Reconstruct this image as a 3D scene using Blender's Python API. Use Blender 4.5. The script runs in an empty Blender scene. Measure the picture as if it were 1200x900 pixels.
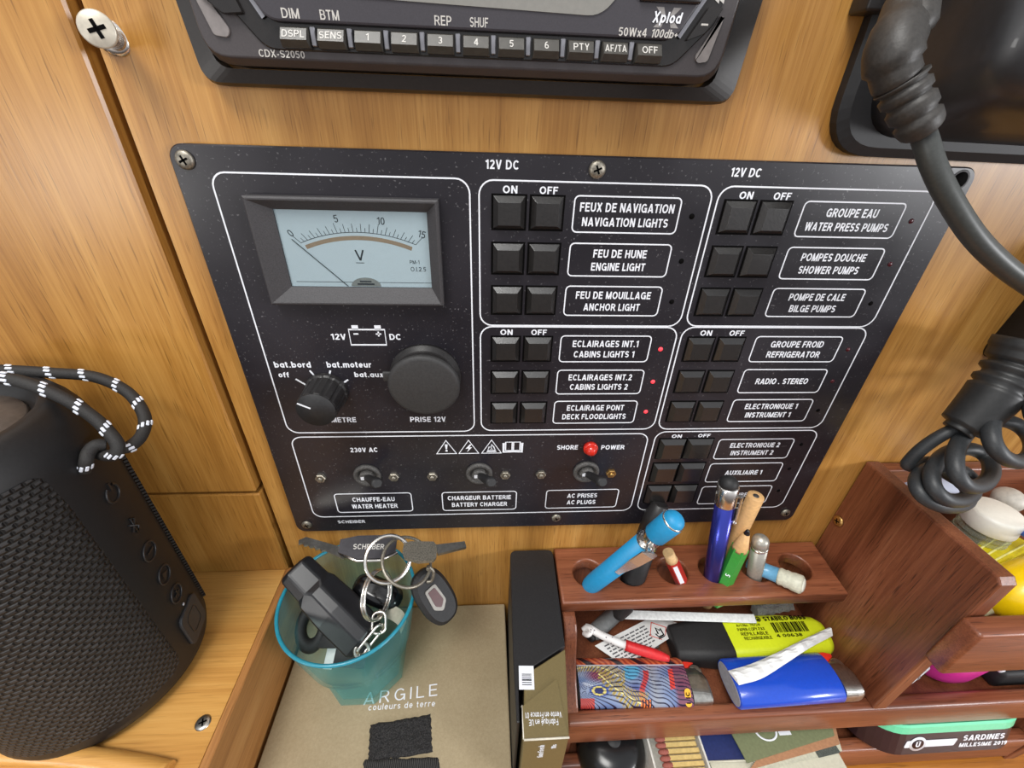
import bpy, bmesh, math, random
from mathutils import Vector, Matrix, Quaternion
random.seed(7)
PI = math.pi
S = 0.001                      # everything below is written in millimetres
scene = bpy.context.scene
COL = scene.collection

# ------------------------------------------------------------------ camera
CAM_R = [[0.99807497, -0.02989868, -0.05433624], [-0.00310357, 0.85094624, -0.52524362], [0.06194131, 0.52440114, 0.84921535]]
CAM_C = Vector((103.8077, -168.6506, 10.1725))           # mm
FPX = 504.0173                       # focal length in pixels of the 1200 px wide frame
_right = Vector((CAM_R[0][0], CAM_R[0][2], -CAM_R[0][1]))
_down = Vector((CAM_R[1][0], CAM_R[1][2], -CAM_R[1][1]))
_fwd = Vector((CAM_R[2][0], CAM_R[2][2], -CAM_R[2][1]))
cd = bpy.data.cameras.new('camera')
cam = bpy.data.objects.new('camera', cd)
COL.objects.link(cam)
cd.sensor_fit = 'HORIZONTAL'
cd.sensor_width = 36
cd.lens = FPX / 1200 * 36
cd.clip_start = 0.005
cd.clip_end = 50
m3 = Matrix((_right, -_down, -_fwd)).transposed()
cam.matrix_world = Matrix.Translation(CAM_C * S) @ m3.to_4x4()
scene.camera = cam

# ------------------------------------------------------------------ exposure, world, lights
scene.view_settings.view_transform = 'Standard'
scene.view_settings.look = 'None'
scene.view_settings.gamma = 1
scene.view_settings.use_curve_mapping = False
scene.view_settings.exposure = 0.0

world = bpy.data.worlds.new('cabin_light')
scene.world = world
world.use_nodes = True
wt = world.node_tree
wt.nodes.clear()
wo = wt.nodes.new('ShaderNodeOutputWorld')
wb = wt.nodes.new('ShaderNodeBackground')
wc = wt.nodes.new('ShaderNodeTexCoord')
wx = wt.nodes.new('ShaderNodeSeparateXYZ')
wr = wt.nodes.new('ShaderNodeValToRGB')
wm = wt.nodes.new('ShaderNodeMapRange')
wm.inputs['From Min'].default_value = -1
wm.inputs['From Max'].default_value = 1
wt.links.new(wc.outputs['Generated'], wx.inputs[0])
wt.links.new(wx.outputs['Z'], wm.inputs['Value'])
wt.links.new(wm.outputs[0], wr.inputs[0])
el = wr.color_ramp.elements
el[0].position = 0.0; el[0].color = (0.10, 0.075, 0.055, 1)
el[1].position = 1.0; el[1].color = (0.80, 0.83, 0.88, 1)
e = el.new(0.30); e.color = (0.13, 0.11, 0.10, 1)
e = el.new(0.44); e.color = (0.42, 0.40, 0.42, 1)
e = el.new(0.52); e.color = (0.95, 0.96, 1.0, 1)
e = el.new(0.62); e.color = (0.95, 0.97, 1.0, 1)
wt.links.new(wr.outputs[0], wb.inputs['Color'])
wb.inputs['Strength'].default_value = 0.85
wt.links.new(wb.outputs[0], wo.inputs[0])

def area(name, loc, target, sx, sy, watt, col):
    ld = bpy.data.lights.new(name, 'AREA')
    ld.shape = 'RECTANGLE'; ld.size = sx; ld.size_y = sy
    ld.energy = watt; ld.color = col
    o = bpy.data.objects.new(name, ld); COL.objects.link(o)
    o.location = loc
    o.rotation_euler = (Vector(target) - Vector(loc)).to_track_quat('-Z', 'Y').to_euler()
    return o
# daylight through the hatch and port lights behind and beside the viewer
area('port_daylight_left', (-0.70, -0.86, -0.11), (-0.03, 0, -0.05), 0.20, 0.15, 1.7, (1.0, 0.98, 0.95))
area('port_daylight_right', (1.16, -0.78, 0.08), (0.25, 0, -0.12), 0.26, 0.18, 7.5, (0.97, 0.98, 1.0))
area('hatch_daylight', (-0.2, -0.55, 1.0), (0.1, 0, -0.15), 0.5, 0.5, 15, (1.0, 0.985, 0.95))

# ------------------------------------------------------------------ pixel -> place (mm), used to read positions off known planes
def ray(px, py):
    a = (px - 600) / FPX; b = (py - 450) / FPX
    return _right * a + _down * b + _fwd
def OY(px, py, Y=0.0):
    d = ray(px, py); return CAM_C + d * ((Y - CAM_C.y) / d.y)
def OZ(px, py, Z):
    d = ray(px, py); return CAM_C + d * ((Z - CAM_C.z) / d.z)
def OX(px, py, X):
    d = ray(px, py); return CAM_C + d * ((X - CAM_C.x) / d.x)
def OD(px, py, depth):
    return CAM_C + ray(px, py) * depth
def DEP(p):
    return (Vector(p) - CAM_C).dot(_fwd)

# ------------------------------------------------------------------ materials
MATS = {}
def newmat(name):
    m = bpy.data.materials.new(name); m.use_nodes = True
    nt = m.node_tree; b = nt.nodes['Principled BSDF']
    MATS[name] = m
    return m, nt, b
def srgb(r, g, b):
    f = lambda c: ((c / 255) / 12.92) if c / 255 <= 0.04045 else (((c / 255) + 0.055) / 1.055) ** 2.4
    return (f(r), f(g), f(b), 1)
def nd(nt, t, **kw):
    n = nt.nodes.new(t)
    for k, v in kw.items():
        if k in n.inputs: n.inputs[k].default_value = v
        else: setattr(n, k, v)
    return n
def mapping(nt, scale, rot=(0, 0, 0), loc=(0, 0, 0)):
    tc = nt.nodes.new('ShaderNodeTexCoord'); mp = nt.nodes.new('ShaderNodeMapping')
    mp.inputs['Scale'].default_value = scale; mp.inputs['Rotation'].default_value = rot
    mp.inputs['Location'].default_value = loc
    nt.links.new(tc.outputs['Object'], mp.inputs[0])
    return mp.outputs[0]
def ramp(nt, fac, stops):
    r = nt.nodes.new('ShaderNodeValToRGB')
    el = r.color_ramp.elements
    while len(el) < len(stops): el.new(0.5)
    for e, (p, c) in zip(el, stops): e.position = p; e.color = c
    nt.links.new(fac, r.inputs[0])
    return r.outputs[0]
def bump(nt, b, height, strength=0.3, dist=0.001):
    n = nt.nodes.new('ShaderNodeBump')
    n.inputs['Strength'].default_value = strength; n.inputs['Distance'].default_value = dist
    nt.links.new(height, n.inputs['Height']); nt.links.new(n.outputs[0], b.inputs['Normal'])
def mixc(nt, fac, a, c, blend='MIX'):
    n = nt.nodes.new('ShaderNodeMix'); n.data_type = 'RGBA'; n.blend_type = blend
    for k, v in ((0, fac), (6, a), (7, c)):
        if isinstance(v, (int, float, tuple)): n.inputs[k].default_value = v
        else: nt.links.new(v, n.inputs[k])
    return n.outputs[2]
def plain(name, col, rough=0.5, metal=0.0, spec=0.5, noise=0.12, nscale=60, coat=0.0, bumpy=0.0):
    m, nt, b = newmat(name)
    v = mapping(nt, (1, 1, 1))
    n = nd(nt, 'ShaderNodeTexNoise', Scale=nscale * 10, Detail=4.0)
    nt.links.new(v, n.inputs['Vector'])
    lo = tuple(c * (1 - noise) for c in col[:3]) + (1,); hi = tuple(min(1, c * (1 + noise)) for c in col[:3]) + (1,)
    nt.links.new(ramp(nt, n.outputs['Fac'], [(0.3, lo), (0.7, hi)]), b.inputs['Base Color'])
    b.inputs['Roughness'].default_value = rough; b.inputs['Metallic'].default_value = metal
    b.inputs['Specular IOR Level'].default_value = spec; b.inputs['Coat Weight'].default_value = coat
    if bumpy: bump(nt, b, n.outputs['Fac'], bumpy, 0.0004)
    return m
def wood(name, stops, grain_axis, scale=1.0, rough=0.35, spec=0.5, bumpv=0.08, coat=0.0, band=1.0, lean=0.0, pores=0.5):
    m, nt, b = newmat(name)
    fine = 900 * scale; lng = 18 * scale
    sc = [fine, fine, fine]; sc[grain_axis] = lng
    v = mapping(nt, tuple(sc), rot=(0, lean, 0))
    n1 = nd(nt, 'ShaderNodeTexNoise', Scale=1.0, Detail=5.0, Roughness=0.65); nt.links.new(v, n1.inputs['Vector'])
    sc2 = [70 * scale * band] * 3; sc2[grain_axis] = 6 * scale
    v2 = mapping(nt, tuple(sc2), rot=(0, lean, 0), loc=(3, 5, 2))
    n2 = nd(nt, 'ShaderNodeTexNoise', Scale=1.0, Detail=3.0, Distortion=0.6); nt.links.new(v2, n2.inputs['Vector'])
    mx = nt.nodes.new('ShaderNodeMix'); mx.data_type = 'FLOAT'; mx.inputs[0].default_value = 0.55
    nt.links.new(n1.outputs['Fac'], mx.inputs[2]); nt.links.new(n2.outputs['Fac'], mx.inputs[3])
    c = ramp(nt, mx.outputs[0], stops)
    sc3 = [1500 * scale] * 3; sc3[grain_axis] = 60 * scale
    v3 = mapping(nt, tuple(sc3), rot=(0, lean, 0))
    n3 = nd(nt, 'ShaderNodeTexNoise', Scale=1.0, Detail=1.0); nt.links.new(v3, n3.inputs['Vector'])
    pf = ramp(nt, n3.outputs['Fac'], [(0.62, (0, 0, 0, 1)), (0.72, (pores, pores, pores, 1))])
    c = mixc(nt, pf, c, tuple(x * 0.45 for x in stops[0][1][:3]) + (1,))
    nt.links.new(c, b.inputs['Base Color'])
    b.inputs['Roughness'].default_value = rough; b.inputs['Specular IOR Level'].default_value = spec
    b.inputs['Coat Weight'].default_value = coat; b.inputs['Coat Roughness'].default_value = 0.15
    bump(nt, b, n1.outputs['Fac'], bumpv, 0.0005)
    return m

# ------------------------------------------------------------------ a plain grotesque alphabet made of strokes (cap height 1)
def arc(cx, cy, rx, ry, a0, a1, n=12):
    return [(cx + rx * math.cos(math.radians(a0 + (a1 - a0) * k / n)), cy + ry * math.sin(math.radians(a0 + (a1 - a0) * k / n))) for k in range(n + 1)]
def glyph(ch, t):
    """(advance width, [(points, is_one_smooth_stroke)])"""
    a = t / 2; b = 1 - a; r4 = (1 - 2 * a) / 4; X = 0.72; xm = X - a
    L = lambda *p: (list(p), False)
    K = lambda *p: ([q for part in p for q in part], True)
    stem = L((a, 0), (a, 1))
    def bowl(w, y0, y1): return K([(a, y1), (w - (y1 - y0) / 2 - a * 0.2, y1)], arc(w - (y1 - y0) / 2 - a, (y0 + y1) / 2, (y1 - y0) / 2, (y1 - y0) / 2, 90, -90), [(a, y0)])
    low = {'é': 'e'}.get(ch, ch)
    if ch == ' ': return 0.22, []
    if ch == '.': return t * 1.2, [L((a * 1.2, 0), (a * 1.2, t))]
    if ch == '-': return 0.34, [L((0.04, 0.36), (0.30, 0.36))]
    if ch == '+': return 0.44, [L((0.02, 0.4), (0.42, 0.4)), L((0.22, 0.2), (0.22, 0.6))]
    if ch == '/': return 0.4, [L((0.03, -0.05), (0.37, 1.0))]
    if ch == 'A': return 0.74, [L((a * 0.9, 0), (0.37, 1)), L((0.37, 1), (0.74 - a * 0.9, 0)), L((0.17, 0.27), (0.57, 0.27))]
    if ch == 'B': return 0.66, [stem, bowl(0.62, 0.52, b), bowl(0.66, a, 0.52)]
    if ch == 'C': return 0.70, [K(arc(0.37, 0.5, 0.37 - a, 0.5 - a, 42, 318, 18))]
    if ch == 'D': return 0.70, [stem, K([(a, b), (0.30, b)], arc(0.30, 0.5, 0.40 - a, 0.5 - a, 90, -90, 14), [(a, a)])]
    if ch == 'E': return 0.58, [stem, L((a, b), (0.57, b)), L((a, 0.52), (0.53, 0.52)), L((a, a), (0.58, a))]
    if ch == 'F': return 0.55, [stem, L((a, b), (0.55, b)), L((a, 0.5), (0.49, 0.5))]
    if ch == 'G': return 0.75, [K(arc(0.38, 0.5, 0.38 - a, 0.5 - a, 42, 345, 18)), L((0.42, 0.47), (0.75, 0.47)), L((0.75 - a, 0.5), (0.75 - a, 0.0))]
    if ch == 'H': return 0.68, [stem, L((0.68 - a, 0), (0.68 - a, 1)), L((a, 0.52), (0.68 - a, 0.52))]
    if ch == 'I': return t, [stem]
    if ch == 'J': return 0.5, [K([(0.5 - a, 1), (0.5 - a, 0.28)], arc(0.25, 0.28, 0.25 - a, 0.28 - a, 0, -180), [(a, 0.34)])]
    if ch == 'K': return 0.68, [stem, L((a, 0.34), (0.62, 1)), L((0.26, 0.58), (0.66, 0))]
    if ch == 'L': return 0.55, [stem, L((a, a), (0.55, a))]
    if ch == 'M': return 0.82, [stem, L((0.82 - a, 0), (0.82 - a, 1)), L((a, 1), (0.41, 0.02)), L((0.41, 0.02), (0.82 - a, 1))]
    if ch == 'N': return 0.68, [stem, L((0.68 - a, 0), (0.68 - a, 1)), L((a, 1), (0.68 - a, 0))]
    if ch in 'OQ':
        g_ = [K(arc(0.39, 0.5, 0.39 - a, 0.5 - a, 0, 360, 24))]
        if ch == 'Q': g_.append(L((0.46, 0.26), (0.74, -0.02)))
        return 0.78, g_
    if ch == 'P': return 0.63, [stem, bowl(0.63, 0.44, b)]
    if ch == 'R': return 0.68, [stem, bowl(0.64, 0.48, b), L((0.36, 0.48), (0.64, 0))]
    if ch == 'S': return 0.63, [K(arc(0.315, 1 - a - r4, 0.315 - a, r4, 25, 270, 12), arc(0.315, a + r4, 0.315 - a, r4, 90, -155, 12))]
    if ch == 'T': return 0.60, [L((0, b), (0.60, b)), L((0.30, 0), (0.30, 1))]
    if ch == 'U': return 0.67, [K([(a, 1), (a, 0.32)], arc(0.335, 0.32, 0.335 - a, 0.32 - a, 180, 360), [(0.67 - a, 1)])]
    if ch == 'V': return 0.68, [L((a * 0.9, 1), (0.34, 0)), L((0.34, 0), (0.68 - a * 0.9, 1))]
    if ch == 'W': return 0.98, [L((a * 0.9, 1), (0.26, 0)), L((0.26, 0), (0.49, 1)), L((0.49, 1), (0.72, 0)), L((0.72, 0), (0.98 - a * 0.9, 1))]
    if ch == 'X': return 0.68, [L((a, 0), (0.68 - a, 1)), L((a, 1), (0.68 - a, 0))]
    if ch == 'Y': return 0.66, [L((a, 1), (0.33, 0.42)), L((0.66 - a, 1), (0.33, 0.42)), L((0.33, 0.45), (0.33, 0))]
    if ch == 'Z': return 0.6, [L((0, b), (0.6, b)), L((0.56, b), (0.04, a)), L((0, a), (0.6, a))]
    if ch == '0': return 0.56, [K(arc(0.28, 0.5, 0.28 - a, 0.5 - a, 0, 360, 20))]
    if ch == '1': return 0.36, [L((0.36 - a, 0), (0.36 - a, 1)), L((0.02, 0.76), (0.36 - a, 0.90))]
    if ch == '2': return 0.56, [K(arc(0.28, 0.70, 0.28 - a, 0.30 - a, 165, -35, 12), [(a, a)]), L((0, a), (0.56, a))]
    if ch == '3': return 0.56, [K(arc(0.27, 1 - a - r4, 0.27 - a, r4, 150, -90), ), K(arc(0.27, a + r4, 0.29 - a, r4, 90, -150))]
    if ch == '4': return 0.58, [L((0.42, 0), (0.42, 1)), L((0.42, 0.96), (0.03, 0.3)), L((0.02, 0.27), (0.58, 0.27))]
    if ch == '5': return 0.56, [L((0.09, b), (0.52, b)), L((0.12, b), (0.08, 0.5)), K(arc(0.27, 0.33, 0.28 - a, 0.33 - a, 130, -150))]
    if ch in '69':
        g_ = [K(arc(0.28, 0.31, 0.28 - a, 0.31 - a, 0, 360, 18)), K(arc(0.33, 0.42, 0.33 - a, 0.58 - a, 75, 195, 10))]
        if ch == '9': g_ = [([(0.56 - x, 1 - y) for x, y in p], f) for p, f in g_]
        return 0.56, g_
    if ch == '7': return 0.54, [L((0, b), (0.54, b)), L((0.50, b), (0.2, 0))]
    if ch == '8': return 0.56, [K(arc(0.28, 1 - a - r4, 0.26 - a, r4, 0, 360, 16)), K(arc(0.28, a + r4, 0.28 - a, r4, 0, 360, 16))]
    # lower case
    ring = K(arc(0.29, X / 2, 0.29 - a, X / 2 - a, 0, 360, 18))
    if ch == 'o': return 0.58, [ring]
    if ch in 'bp': return 0.60, [L((a, 0 if ch == 'b' else -0.25), (a, 1 if ch == 'b' else X)), ([(x + 0.02, y) for x, y in ring[0]], True)]
    if ch in 'adq': return 0.58, [ring, L((0.58 - a, 0 if ch != 'q' else -0.25), (0.58 - a, {'a': X, 'd': 1, 'q': X}[ch]))]
    if ch == 'c': return 0.54, [K(arc(0.29, X / 2, 0.29 - a, X / 2 - a, 42, 318, 14))]
    if low == 'e':
        g_ = [K(arc(0.29, X / 2, 0.29 - a, X / 2 - a, 0, 320, 16)), L((a, X / 2), (0.58 - a * 0.4, X / 2))]
        if ch == 'é': g_.append(L((0.26, 0.80), (0.42, 0.98)))
        return 0.58, g_
    if ch == 'f': return 0.36, [K(arc(0.36, 1 - a - 0.2, 0.22, 0.2, 90, 180), [(0.14, 0)]), L((0, X - a), (0.34, X - a))]
    if ch == 't': return 0.36, [L((0.16, 0.08), (0.16, 0.94)), L((0, X - a), (0.34, X - a)), L((0.16, a), (0.34, a))]
    if ch == 'i': return t, [L((a, 0), (a, X)), L((a, 0.86), (a, 1.0))]
    if ch == 'l': return t, [stem]
    if ch == 'k': return 0.54, [stem, L((a, 0.26), (0.5, X)), L((0.22, 0.42), (0.53, 0))]
    if ch in 'nh': return 0.56, [L((a, 0), (a, X if ch == 'n' else 1)), K(arc(0.28, X - 0.26, 0.28 - a, 0.26 - a, 180, 0), [(0.56 - a, 0)])]
    if ch == 'm': return 0.88, [L((a, 0), (a, X)), K(arc(0.26, X - 0.22, 0.26 - a, 0.22 - a, 180, 0), [(0.52 - a, 0)]), K(arc(0.70 - a, X - 0.22, 0.26 - a, 0.22 - a, 180, 0), [(0.88 - a, 0)])]
    if ch == 'r': return 0.38, [L((a, 0), (a, X)), K(arc(0.34, X - 0.30, 0.34 - a, 0.30 - a, 180, 80, 8))]
    if ch == 's': rs = (X - 2 * a) / 4; return 0.5, [K(arc(0.25, X - a - rs, 0.25 - a, rs, 25, 270, 10), arc(0.25, a + rs, 0.25 - a, rs, 90, -155, 10))]
    if ch == 'u': return 0.56, [K([(a, X), (a, 0.26)], arc(0.28, 0.26, 0.28 - a, 0.26 - a, 180, 360), [(0.56 - a, X)]), L((0.56 - a, 0), (0.56 - a, X))]
    if ch == 'x': return 0.54, [L((a, 0), (0.54 - a, X)), L((a, X), (0.54 - a, 0))]
    if ch == 'v': return 0.54, [L((a, X), (0.27, 0)), L((0.27, 0), (0.54 - a, X))]
    return 0.5, [L((a, 0), (a, 1))]

# ------------------------------------------------------------------ mesh builder (mm)
class MB:
    def __init__(self):
        self.bm = bmesh.new(); self.mi = 0
    def _merge(self, b, M=None, smooth=False):
        if M is not None: b.transform(M)
        for f in b.faces:
            f.material_index = self.mi
            if smooth: f.smooth = True
        me = bpy.data.meshes.new('tmp'); b.to_mesh(me); b.free()
        self.bm.from_mesh(me); bpy.data.meshes.remove(me)
        return self
    def mat(self, i): self.mi = i; return self
    def box(self, x0, x1, y0, y1, z0, z1, bev=0.0, seg=2, M=None):
        b = bmesh.new(); bmesh.ops.create_cube(b, size=1)
        b.transform(Matrix.Translation(((x0 + x1) / 2, (y0 + y1) / 2, (z0 + z1) / 2)) @ Matrix.Diagonal((abs(x1 - x0), abs(y1 - y0), abs(z1 - z0), 1)))
        if bev: bmesh.ops.bevel(b, geom=list(b.edges), offset=bev, segments=seg, profile=0.5, affect='EDGES')
        return self._merge(b, M, smooth=bool(bev) and seg > 1)
    def loft(self, loops, caps=True, closed=True, smooth=False, M=None, cap0=True, cap1=True):
        b = bmesh.new(); vs = [[b.verts.new(p) for p in L] for L in loops]
        n = len(loops[0])
        for a, c in zip(vs, vs[1:]):
            for i in range(n if closed else n - 1):
                j = (i + 1) % n
                try: b.faces.new((a[i], a[j], c[j], c[i]))
                except ValueError: pass
        if caps and closed:
            if cap0: b.faces.new(list(reversed(vs[0])))
            if cap1: b.faces.new(vs[-1])
        bmesh.ops.recalc_face_normals(b, faces=list(b.faces))
        if smooth:
            for f in b.faces: f.smooth = True
            for f in b.faces:
                if len(f.verts) > 4: f.smooth = False
        return self._merge(b, M)
    def prism(self, pts, d, bev=0.0, seg=2, M=None):
        """closed polygon pts (3-D, planar) extruded by vector d"""
        b = bmesh.new(); d = Vector(d)
        A = [b.verts.new(p) for p in pts]; B = [b.verts.new(Vector(p) + d) for p in pts]
        b.faces.new(A); b.faces.new(list(reversed(B)))
        n = len(pts)
        for i in range(n):
            j = (i + 1) % n; b.faces.new((A[j], A[i], B[i], B[j]))
        bmesh.ops.recalc_face_normals(b, faces=list(b.faces))
        if bev:
            caps = [e for e in b.edges if any(len(f.verts) == n and f in e.link_faces for f in b.faces if len(f.verts) == n) ] if n > 4 else list(b.edges)
            bmesh.ops.bevel(b, geom=caps, offset=bev, segments=seg, profile=0.5, affect='EDGES', clamp_overlap=True)
        return self._merge(b, M, smooth=False)
    def tube(self, pts, r, n=12, caps=True, smooth=True, M=None, flat=1.0):
        pts = [Vector(p) for p in pts]
        rs = r if isinstance(r, (list, tuple)) else [r] * len(pts)
        loops = []; up = None
        for i, p in enumerate(pts):
            t = (pts[min(i + 1, len(pts) - 1)] - pts[max(i - 1, 0)]).normalized()
            if up is None:
                up = t.orthogonal().normalized()
            else:
                up = (up - t * up.dot(t))
                up = up.normalized() if up.length > 1e-6 else t.orthogonal().normalized()
            s = t.cross(up)
            loops.append([p + (up * math.cos(2 * PI * k / n) + s * math.sin(2 * PI * k / n) * flat) * rs[i] for k in range(n)])
        return self.loft(loops, caps=caps, smooth=smooth, M=M)
    def lathe(self, prof, M=None, n=32, smooth=True, caps=True):
        """prof: (radius, height) along +Z"""
        loops = [[(max(r, 1e-4) * math.cos(2 * PI * k / n), max(r, 1e-4) * math.sin(2 * PI * k / n), h) for k in range(n)] for r, h in prof]
        return self.loft(loops, smooth=smooth, caps=caps, M=M)
    def torus(self, R, r, M=None, n=40, k=10, a0=0, a1=2 * PI):
        full = abs(a1 - a0 - 2 * PI) < 1e-6
        pts = [(R * math.cos(a0 + (a1 - a0) * i / n), R * math.sin(a0 + (a1 - a0) * i / n), 0) for i in range(n + (0 if full else 1))]
        b = bmesh.new(); L = []
        for p in pts:
            c = Vector(p); o = c.normalized()
            L.append([b.verts.new(c + o * r * math.cos(2 * PI * j / k) + Vector((0, 0, r * math.sin(2 * PI * j / k)))) for j in range(k)])
        m = len(L)
        for i in range(m if full else m - 1):
            for j in range(k):
                b.faces.new((L[i][j], L[(i + 1) % m][j], L[(i + 1) % m][(j + 1) % k], L[i][(j + 1) % k]))
        bmesh.ops.recalc_face_normals(b, faces=list(b.faces))
        return self._merge(b, M, smooth=True)
    def sphere(self, r, M=None, n=20):
        b = bmesh.new(); bmesh.ops.create_uvsphere(b, u_segments=n, v_segments=n // 2, radius=r)
        return self._merge(b, M, smooth=True)
    def faces(self, verts, faces, M=None, smooth=False):
        b = bmesh.new(); vs = [b.verts.new(v) for v in verts]
        for f in faces: b.faces.new([vs[i] for i in f])
        bmesh.ops.recalc_face_normals(b, faces=list(b.faces))
        return self._merge(b, M, smooth)
    def ribbon(self, loop, w, th, M=None, closed=True):
        """flat printed line following a 2-D loop in the local XY plane, th thick (+Z)"""
        n = len(loop); inn = []; out = []
        for i in range(n):
            p = Vector(loop[i]); a = Vector(loop[i - 1]) if (closed or i > 0) else p; c = Vector(loop[(i + 1) % n]) if (closed or i < n - 1) else p
            t = (c - a).normalized(); nrm = Vector((-t.y, t.x))
            inn.append(p + nrm * w / 2); out.append(p - nrm * w / 2)
        vs = []; fs = []
        for z in (0, th):
            vs += [(q.x, q.y, z) for q in inn] + [(q.x, q.y, z) for q in out]
        m = n if closed else n - 1
        for i in range(m):
            j = (i + 1) % n
            fs.append((2 * n + i, 2 * n + j, 3 * n + j, 3 * n + i))
            fs.append((i, j, 2 * n + j, 2 * n + i)); fs.append((n + i, n + j, 3 * n + j, 3 * n + i))
        return self.faces(vs, fs, M)
    def text(self, s, M, width=None, height=3.0, bold=0.03, align='CENTER', shear=0.0, th=0.06, spacing=1.0):
        """plain grotesque lettering in the local XY plane; cap height = height, optional total width"""
        t = 0.125 + bold * 1.5; x = 0.0; quads = []; gap = 0.13 * spacing
        for ch in s:
            w, polys = glyph(ch, t)
            for pl_, smooth_ in polys:
                if smooth_: quads.append([(p[0] + x, p[1]) for p in pl_])
                else:
                    for p, q in zip(pl_, pl_[1:]): quads.append([(p[0] + x, p[1]), (q[0] + x, q[1])])
            x += w + gap
        W = max(x - gap, 0.01); sx = (width / W) if width else height
        ox = {'CENTER': W / 2, 'LEFT': 0, 'RIGHT': W}[align]
        T = M @ Matrix(((sx, shear * height, 0, -ox * sx - shear * height / 2), (0, height, 0, -height / 2), (0, 0, 1, 0), (0, 0, 0, 1)))
        for i_, q in enumerate(quads): self.ribbon(q, t, th + 0.012 * (i_ % 5), T, closed=False)
        return self
    def build(self, name, mats, parent=None, smooth=False, bevel=0.0):
        """links ONE mesh object; coordinates are turned to metres and kept relative to the thing's base"""
        if not isinstance(mats, (list, tuple)): mats = [mats]
        off = Vector(parent['_base']) if parent is not None and '_base' in parent.keys() else Vector((0, 0, 0))
        self.bm.transform(Matrix.Scale(S, 4) @ Matrix.Translation(-off))
        if smooth:
            for f in self.bm.faces: f.smooth = True
        me = bpy.data.meshes.new(name); self.bm.to_mesh(me); self.bm.free()
        o = bpy.data.objects.new(name, me); COL.objects.link(o)
        for m in mats: me.materials.append(m)
        if parent is not None:
            o.parent = parent
            o['_base'] = tuple(off)
        if bevel:
            md = o.modifiers.new('bevel', 'BEVEL'); md.width = bevel * S; md.segments = 2; md.limit_method = 'ANGLE'
        return o

def thing(name, label, cat, base=(0, 0, 0), group=None):
    o = bpy.data.objects.new(name, None); COL.objects.link(o)
    o.empty_display_size = 0.01
    o.location = Vector(base) * S; o['_base'] = tuple(base)
    o['label'] = label; o['category'] = cat
    if group: o['group'] = group
    return o
def tag(o, label, cat, group=None):
    o['label'] = label; o['category'] = cat
    if group: o['group'] = group
    return o
def struct(o):
    o['kind'] = 'structure'; return o

# placement frames
def WALL(x, z, y=0.0):
    """local X right, local Y up, local Z towards the viewer, on the wall plane"""
    return Matrix(((1, 0, 0, x), (0, 0, -1, y), (0, 1, 0, z), (0, 0, 0, 1)))
def frame(o, zdir, xhint=(1, 0, 0)):
    z = Vector(zdir).normalized(); x = Vector(xhint); x = (x - z * x.dot(z))
    x = x.normalized() if x.length > 1e-5 else z.orthogonal().normalized()
    y = z.cross(x)
    M = Matrix((x, y, z)).transposed().to_4x4(); M.translation = Vector(o); return M
def rrect(w, h, r, n=6, cx=0, cy=0):
    P = []
    for sx, sy, a in ((1, 1, 0), (-1, 1, 90), (-1, -1, 180), (1, -1, 270)):
        for k in range(n + 1):
            t = math.radians(a + 90 * k / n)
            P.append((cx + sx * (w / 2 - r) + r * math.cos(t), cy + sy * (h / 2 - r) + r * math.sin(t)))
    return P
def rr3(w, h, r, z, n=6, cx=0, cy=0):
    return [(x, y, z) for x, y in rrect(w, h, r, n, cx, cy)]
def spline(P, n=8):
    """Catmull-Rom through the points"""
    P = [Vector(p) for p in P]; Q = [P[0] * 2 - P[1]] + P + [P[-1] * 2 - P[-2]]; out = []
    for i in range(1, len(Q) - 2):
        a, b, c, d = Q[i - 1:i + 3]
        for k in range(n):
            t = k / n
            out.append(0.5 * ((2 * b) + (c - a) * t + (2 * a - 5 * b + 4 * c - d) * t * t + (3 * b - a - 3 * c + d) * t ** 3))
    out.append(P[-1]); return out

# ================================================================== MATERIALS
OAK = [(0.30, srgb(144, 96, 40)), (0.48, srgb(172, 122, 58)), (0.62, srgb(190, 141, 74)), (0.75, srgb(202, 156, 92))]
oak_v = wood('oak_upright', OAK, 2, rough=0.34, band=1.3, pores=0.55, scale=1.25)
oak_door = wood('oak_door', [(p, tuple(c * k for c, k in zip(col[:3], (0.98, 0.96, 0.9))) + (1,)) for p, col in OAK], 2, rough=0.3, band=0.9, lean=0.1, pores=0.5)
oak_h = wood('oak_level', [(0.3, srgb(170, 116, 54)), (0.5, srgb(200, 148, 78)), (0.7, srgb(216, 168, 98))], 0, rough=0.3, band=0.8, lean=0.0, pores=0.25)
oak_y = wood('oak_strip', [(0.3, srgb(140, 92, 46)), (0.5, srgb(172, 118, 64)), (0.7, srgb(190, 140, 84))], 1, rough=0.45, band=1.4, pores=0.4)
oak_f = wood('oak_floorboard', [(0.3, srgb(140, 84, 30)), (0.5, srgb(170, 108, 42)), (0.7, srgb(188, 128, 58))], 0, rough=0.35)
MAH = [(0.3, srgb(88, 46, 30)), (0.47, srgb(124, 70, 46)), (0.6, srgb(146, 88, 60)), (0.72, srgb(172, 116, 84))]
mah_x = wood('mahogany_rail', MAH, 0, rough=0.34, spec=0.6, bumpv=0.1, pores=0.7, scale=1.3)
mah_d = wood('mahogany_divider', [(p, tuple(c * 0.82 for c in col[:3]) + (1,)) for p, col in MAH], 2, rough=0.36, spec=0.5, bumpv=0.12, pores=0.7, lean=0.5, scale=1.2)
mah_end = plain('mahogany_end_grain', srgb(120, 72, 54), rough=0.6, noise=0.4, nscale=70, bumpy=0.4)
black_gap = plain('dark_gap', srgb(38, 22, 12), rough=0.8)
panel_black, nt, b = newmat('panel_black')
v = mapping(nt, (1, 1, 1))
n1 = nd(nt, 'ShaderNodeTexNoise', Scale=1100.0, Detail=2.0); nt.links.new(v, n1.inputs['Vector'])
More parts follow.
